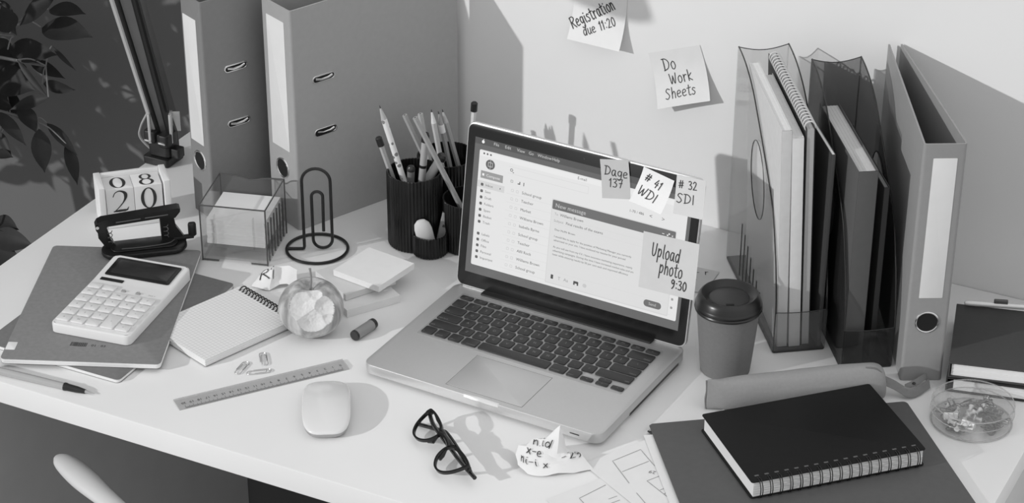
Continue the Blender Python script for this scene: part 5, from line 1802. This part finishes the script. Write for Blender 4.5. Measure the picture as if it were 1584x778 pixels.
def black_notebook():
    A = rad(45.2)
    t = thing('spiral_notebook', 'black covered wire bound notebook lying on the dark folder in the right foreground', 'notebook', -0.1365, 0.3790, 0.0067, A)
    W, D, H = 0.2125, 0.1475, 0.0225
    bk = mat('notebook_black', 0.007, 0.55, 0.1, 160, bump=0.08, spec=0.2)
    cv = MB().slab(-0.001, W + 0.001, 0.002, D + 0.001, 0, 0.0016, 0.003, 0.0004)
    obj('back_cover', cv, bk, t)
    obj('front_cover', MB().slab(-0.001, W + 0.001, 0.002, D + 0.001, H - 0.0016, H, 0.003, 0.0004), bk, t)
    p = MB()
    n = 12
    d = (H - 0.0036) / n
    for i in range(n):
        p.box(0.002, W - 0.002, 0.0035 + 0.0003 * (i % 2), D - 0.002, 0.0017 + i * d, 0.0017 + (i + 1) * d - 0.00006)
    obj('pages', p, mat('page_cream', 0.72, 0.9, 0.02, 200), t)
    w = MB(); hl = MB()
    for i in range(17):
        x = 0.0095 + i * 0.0121
        for dx in (-0.0013, 0.0013):
            c = (0.0055, H / 2)
            loop = []
            for k in range(24):
                a = 2 * PI * k / 24
                loop.append((x + dx, c[0] + 0.0085 * math.cos(a), c[1] + (H / 2 + 0.0009) * math.sin(a)))
            w.tube(loop, 0.0006, 6, True)
        hl.slab(x - 0.0026, x + 0.0026, 0.0118, 0.0142, H + 0.00005, H + 0.0002, 0.0005, 0.00005)
    obj('spiral_wire', w, mat('wire_black', 0.03, 0.25, 0, 30, metal=0.5), t)
    obj('punched_hole', hl, mat('hole_grey', 0.10, 0.7), t)
black_notebook()

# ================================================================== CLEAR TIN OF CLIPS
def clear_tin():
    cx, cy = 0.0295, 0.6560
    t = thing('clip_container', 'round clear plastic container of clips and pins at the right edge', 'container', cx, cy, 0.0003)
    cm = clear_mat('crystal_clear', 0.982, 0.10, 0.02, 0.6)
    R = 0.0480
    low = [(0.0001, 0.0), (R - 0.003, 0.0), (R, 0.003), (R, 0.0165), (R - 0.0014, 0.0165), (R - 0.0014, 0.0035), (R - 0.004, 0.0014), (0.0001, 0.0014)]
    obj('container_base', MB().lathe(low, 64), cm, t)
    top = [(R + 0.0008, 0.0155), (R + 0.0008, 0.0255), (R - 0.003, 0.0285), (0.0001, 0.0290), (0.0001, 0.0278), (R - 0.0035, 0.0272), (R - 0.0008, 0.0248), (R - 0.0008, 0.0155)]
    L = obj('container_lid', MB().lathe(top, 64), cm, t)
    obj('lid_rim', MB().tube([((R + 0.0006) * math.cos(a), (R + 0.0006) * math.sin(a), 0.0158) for a in [2 * PI * i / 64 for i in range(64)]], 0.0007, 6, True), clear_mat('rim_clear', 0.80, 0.15, 0.25, 0.7), t)
    obj('base_rim', MB().tube([((R - 0.001) * math.cos(a), (R - 0.001) * math.sin(a), 0.0014) for a in [2 * PI * i / 64 for i in range(64)]], 0.0011, 6, True), clear_mat('rim_clear', 0.6, 0.15, 0.25, 0.5), L)
    obj('top_rim', MB().tube([((R - 0.0005) * math.cos(a), (R - 0.0005) * math.sin(a), 0.0272) for a in [2 * PI * i / 64 for i in range(64)]], 0.0009, 6, True), clear_mat('rim_clear', 0.6, 0.15, 0.25, 0.5), L)
    inner = MB()
    for k in range(3):
        a = rad(27 + 120 * k)
        inner.box(0.0145, R - 0.002, -0.0006, 0.0006, 0.0015, 0.0145, xf=Matrix.Rotation(a, 4, 'Z'))
    inner.lathe([(0.0145, 0.0015), (0.0145, 0.0145), (0.0135, 0.0145), (0.0135, 0.0015)], 32)
    obj('divider', inner, cm, t)
    rnd = random.Random(11)
    src = None
    for i in range(36):
        a = rnd.uniform(0, 2 * PI); r = rnd.uniform(0.022, 0.034)
        z = 0.0030 + rnd.uniform(0, 0.010)
        if src is None:
            src = thing('paper_clip', 'small metal paper clip among many inside the round clear container', 'paper clip', cx, cy, 0.004, 0, 'clips inside the clear container')
            obj('wire', MB().tube([(p[0] * 0.8, (p[1] - 0.014) * 0.75, 0) for p in CLIP], 0.0006, 5), mat('clip_mid', 0.30, 0.3, 0.1, 50, metal=0.7), src)
            o = src
        else:
            o = copy_thing(src)
        o.location = (cx + r * math.cos(a), cy + r * math.sin(a), DESK + z)
        o.rotation_euler = (rnd.uniform(-.35, .35), rnd.uniform(-.35, .35), rnd.uniform(0, 6.28))
    # push pins in the middle well
    src = None
    for i in range(12):
        a = rnd.uniform(0, 2 * PI); r = rnd.uniform(0.002, 0.0095) if i < 5 else rnd.uniform(0.02, 0.037)
        if src is None:
            src = thing('push_pin', 'small plastic push pin lying inside the round clear container', 'push pin', cx, cy, 0.004, 0, 'push pins inside the clear container')
            obj('pin_head', MB().lathe([(0.0001, 0), (0.0035, 0), (0.0038, 0.001), (0.0018, 0.0025), (0.0022, 0.007), (0.0034, 0.0085), (0.0030, 0.0095), (0.0001, 0.0095)], 16), mat('pin_white', 0.70, 0.35), src)
            obj('needle', MB().tube([(0, 0, 0), (0, 0, -0.006)], 0.0004, 5), steel, src)
            o = src
        else:
            o = copy_thing(src)
        o.location = (cx + r * math.cos(a), cy + r * math.sin(a), DESK + 0.008 + rnd.uniform(0, 0.003))
        o.rotation_euler = (rnd.uniform(1.1, 1.8), 0, rnd.uniform(0, 6.28))
    for i, (dx, dy, ang) in enumerate(((-0.020, -0.020, 0.4), (0.004, -0.028, -0.2))):
        o = thing('binder_clip', ('small white binder clip at the front left inside the clear container', 'small white binder clip at the front inside the clear container')[i], 'binder clip', cx + dx, cy + dy, 0.0100, ang, 'binder clips inside the clear container')
        m = MB().prism([(-0.0045, 0.0), (0.0045, 0.0), (0.001, 0.007), (-0.001, 0.007)], -0.008, 0.008, xf=Matrix.Rotation(PI / 2, 4, 'Z') @ Matrix.Rotation(PI / 2, 4, 'X'))
        obj('clip_body', m, mat('pin_white', 0.70, 0.35), o)
        obj('clip_arm', MB().tube([(-0.003, -0.001, 0.007), (-0.0035, -0.011, 0.006), (0.0035, -0.011, 0.006), (0.003, -0.001, 0.007)], 0.0005, 5), steel, o)
clear_tin()

# ================================================================== PLANT
LEAVES = [((-1.402, 0.8, 0.16), (-1.301, 0.785, 0.177), 0.042), ((-1.409, 0.83, 0.175), (-1.332, 0.815, 0.193), 0.028), ((-1.358, 0.78, 0.22), (-1.413, 0.765, 0.177), 0.036),
          ((-1.426, 0.76, 0.161), (-1.422, 0.745, 0.213), 0.034), ((-1.466, 0.8, 0.112), (-1.367, 0.785, 0.135), 0.036), ((-1.378, 0.79, 0.139), (-1.328, 0.775, 0.12), 0.005),
          ((-1.411, 0.75, 0.127), (-1.349, 0.735, 0.089), 0.012), ((-1.377, 0.77, 0.068), (-1.439, 0.755, 0.044), 0.019), ((-1.426, 0.82, 0.057), (-1.356, 0.805, 0.072), 0.02),
          ((-1.425, 0.8, -0.006), (-1.411, 0.785, -0.066), 0.030), ((-1.386, 0.81, -0.026), (-1.36, 0.795, -0.079), 0.021), ((-1.426, 0.82, -0.005), (-1.363, 0.805, -0.034), 0.017),
          ((-1.484, 0.78, 0.018), (-1.423, 0.765, -0.014), 0.021), ((-1.456, 0.8, 0.025), (-1.417, 0.785, -0.002), 0.027), ((-1.492, 0.79, -0.021), (-1.461, 0.775, -0.047), 0.015),
          ((-1.504, 0.81, 0.057), (-1.422, 0.795, 0.063), 0.048), ((-1.477, 0.8, 0.187), (-1.435, 0.785, 0.149), 0.033), ((-1.498, 0.78, -0.053), (-1.45, 0.765, -0.04), 0.017),
          ((-1.534, 0.84, 0.068), (-1.457, 0.825, 0.08), 0.043), ((-1.519, 0.85, 0.014), (-1.482, 0.835, -0.019), 0.028), ((-1.541, 0.86, 0.09), (-1.499, 0.845, 0.068), 0.033),
          ((-1.462, 0.84, 0.078), (-1.388, 0.825, 0.076), 0.02), ((-1.539, 0.83, 0.018), (-1.482, 0.815, 0.008), 0.037), ((-1.575, 0.84, -0.242), (-1.48, 0.825, -0.223), 0.038),
          ((-1.579, 0.83, -0.272), (-1.497, 0.815, -0.255), 0.045), ((-1.583, 0.86, -0.225), (-1.523, 0.845, -0.217), 0.028)]
def plant():
    px, py = -1.80, 0.60
    t = thing('potted_ficus', 'tall potted ficus with dark pointed leaves left of the desk', 'plant', px, py, -DESK)
    O = Vector((px, py, 0))
    rnd = random.Random(5)
    leaf = MB(); twig = MB()
    VIEW = Vector((0.387, -0.770, 0.507))
    def add_leaf(b, tip, w, nrm, droop=0.10):
        b = Vector(b); tip = Vector(tip)
        ax = tip - b; L = ax.length
        ax.normalize()
        sx = ax.cross(nrm).normalized()
        n = sx.cross(ax).normalized()
        rows = 10
        vs = []
        for i in range(rows + 1):
            s = i / rows
            ww = w / 2 * (math.sin(PI * min(1, s ** 0.85)) ** 0.9) * (1 - 0.35 * s ** 4)
            if s > 0.85: ww *= (1 - s) / 0.15 * 0.7 + 0.3
            c = b + ax * (L * s) - n * (droop * L * (s - 0.5) ** 2) + Vector((0, 0, -0.05 * L * s * s))
            f = 0.22
            for k in (-1, -0.5, 0, 0.5, 1):
                vs.append(c + sx * (ww * k) + n * (abs(k) * ww * f) - O)
        fs = []
        for i in range(rows):
            for k in range(4):
                a = i * 5 + k
                fs.append((a, a + 1, a + 6, a + 5))
        leaf.add([(p.x, p.y, p.z + DESK) for p in vs], fs)
    def at(p):
        return (p[0] - px, p[1] - py, p[2] + DESK)
    nodes = [(-1.46, 0.81, 0.13), (-1.50, 0.82, 0.05), (-1.50, 0.83, -0.02), (-1.56, 0.84, -0.25), (-1.44, 0.80, 0.16), (-1.40, 0.80, 0.10), (-1.44, 0.81, 0.0)]
    for b, tip, w in LEAVES:
        nr = VIEW + Vector((rnd.uniform(-.5, .5), rnd.uniform(-.4, .4), rnd.uniform(-.3, .5)))
        if w < 0.014:
            nr = Vector((-0.6, -0.7, 0.5))
            if w < 0.008: w = 0.008
        add_leaf(b, tip, w, nr)
        q = min(nodes, key=lambda n: (Vector(n) - Vector(b)).length)
        mid = (Vector(b) + Vector(q)) / 2 + Vector((0, 0, 0.006))
        twig.tube([at(p) for p in catmull([q, tuple(mid), b], 4)], 0.0011, 5)
    # crown out of the picture at the left; it shades the wall
    for i in range(1100):
        for _ in range(50):
            c = Vector((rnd.uniform(-2.14, -1.52), rnd.uniform(0.40, 0.90), rnd.uniform(-0.05, 0.72)))
            # keep clear of what the photograph shows of the plant
            u = (c.x + 1.84) / 0.30; v = (c.y - 0.65) / 0.24; w_ = (c.z - 0.33) / 0.42
            if u * u + v * v + w_ * w_ < 1 and c.x < -1.56 - 0.0 * c.y: break
        d = Vector((rnd.uniform(-1, 1), rnd.uniform(-1, 1), rnd.uniform(-0.9, 0.3))).normalized()
        L = rnd.uniform(0.06, 0.095)
        add_leaf(c, c + d * L, L * rnd.uniform(0.36, 0.46), Vector((rnd.uniform(-.6, .6), rnd.uniform(-1, .2), rnd.uniform(.2, 1))))
    obj('foliage', leaf, mat('leaf_dark', 0.024, 0.5, 0.25, 30, spec=0.2), t, sharp=1.0)
    br = MB()
    trunk = catmull([(0, 0, 0.22), (0.02, 0.01, 0.5), (-0.01, 0.02, 0.85), (0.0, 0.0, 1.15), (0.01, -0.02, 1.40)], 6)
    br.tube(trunk, [0.014 - 0.009 * i / len(trunk) for i in range(len(trunk))], 8)
    for n in nodes:
        st = Vector((0.0, 0.01, 0.62 + 0.5 * (n[2] + 0.25)))
        e = Vector(at(n))
        m = (st + e) / 2 + Vector((0, 0, 0.05))
        br.tube(catmull([tuple(st), tuple(m), tuple(e)], 6), [0.005 - 0.003 * i / 12 for i in range(13)], 6)
    for i in range(14):
        a = rnd.uniform(2.2, 5.2); z = rnd.uniform(0.6, 1.25)
        br.tube(catmull([(0, 0, z), (0.1 * math.cos(a), 0.1 * math.sin(a), z + 0.06), (0.22 * math.cos(a), 0.22 * math.sin(a), z + 0.1)], 4), [0.004 - 0.0025 * i / 8 for i in range(9)], 5)
    br.join(twig, mi=1)
    obj('branch', br, [mat('bark_grey', 0.14, 0.8, 0.2, 60), mat('twig_light', 0.20, 0.6, 0.1, 60)], t)
    obj('pot', MB().lathe([(0.0001, 0.0), (0.11, 0.0), (0.145, 0.25), (0.152, 0.25), (0.152, 0.27), (0.138, 0.27), (0.135, 0.23), (0.0001, 0.23)], 40), mat('pot_grey', 0.35, 0.7, 0.05, 30), t)
    obj('soil', MB().lathe([(0.0001, 0.231), (0.134, 0.231), (0.134, 0.236), (0.0001, 0.238)], 30), mat('soil_dark', 0.03, 0.95, 0.3, 90), t)
plant()

# ================================================================== CHAIR
def chair():
    ax = rad(-21)            # runs from the arm tip towards the chair back
    t = thing('armchair', 'white moulded chair with a rounded arm in front of the desk', 'chair', -0.83, -0.07, -DESK, ax)
    m = mat('chair_white', 0.62, 0.45, 0.01, 20)
    inv = t.matrix_basis.inverted() if False else (Matrix.Translation((-0.83, -0.07, 0)) @ Matrix.Rotation(ax, 4, 'Z')).inverted()
    tip = inv @ Vector((-0.9800, 0.2225, DESK - 0.100))
    for s in (0, 1):
        y = tip.y if s == 0 else tip.y - 0.50
        x0 = tip.x
        pts = [(x0 + 0.002, y, tip.z - 0.001), (x0 + 0.018, y, tip.z), (x0 + 0.06, y - 0.002, tip.z - 0.002), (x0 + 0.11, y - 0.004, tip.z - 0.004), (x0 + 0.19, y - 0.006, tip.z - 0.002), (x0 + 0.27, y - 0.002, tip.z + 0.006), (x0 + 0.34, y, tip.z + 0.02)]
        rs = [0.0065, 0.0140, 0.0168, 0.0138, 0.0105, 0.0120, 0.012]
        P = catmull([p + (r,) for p, r in zip(pts, rs)], 5)
        a = MB().tube([p[:3] for p in P], [p[3] for p in P], 16)
        zc = tip.z
        a.warp(lambda x, yy, z: (x, yy, zc + (z - zc) * 0.62))
        obj('arm', a, m, t, sharp=1.3)
        sup = MB().tube(catmull([(x0 + 0.165, y - 0.006, tip.z - 0.006), (x0 + 0.15, y - 0.01 if s == 0 else y + 0.01, tip.z - 0.10), (x0 + 0.14, y - 0.02 if s == 0 else y + 0.02, tip.z - 0.185)], 5), 0.011, 12)
        obj('arm_support', sup, m, t)
    yc = tip.y - 0.25
    seat = MB().surf(lambda u, v: (tip.x - 0.04 + 0.44 * u, yc - 0.235 + 0.47 * v, 0.45 - 0.018 * math.sin(PI * u) * math.sin(PI * v) + 0.01 * (2 * v - 1) ** 2), 16, 16, thick=0.022)
    obj('seat', seat, m, t)
    back = MB().surf(lambda u, v: (tip.x + 0.33 + 0.03 * v - 0.05 * (2 * u - 1) ** 2, yc - 0.24 + 0.48 * u, 0.47 + 0.14 * v), 16, 12, thick=0.018)
    obj('backrest', back, m, t)
    for sx in (0.0, 0.36):
        for sy in (-0.19, 0.19):
            obj('leg', MB().tube([(tip.x + sx, yc + sy, 0.428), (tip.x + sx + (-0.03 if sx == 0 else 0.05), yc + sy * 1.15, 0.0)], [0.014, 0.010], 12), m, t)
chair()
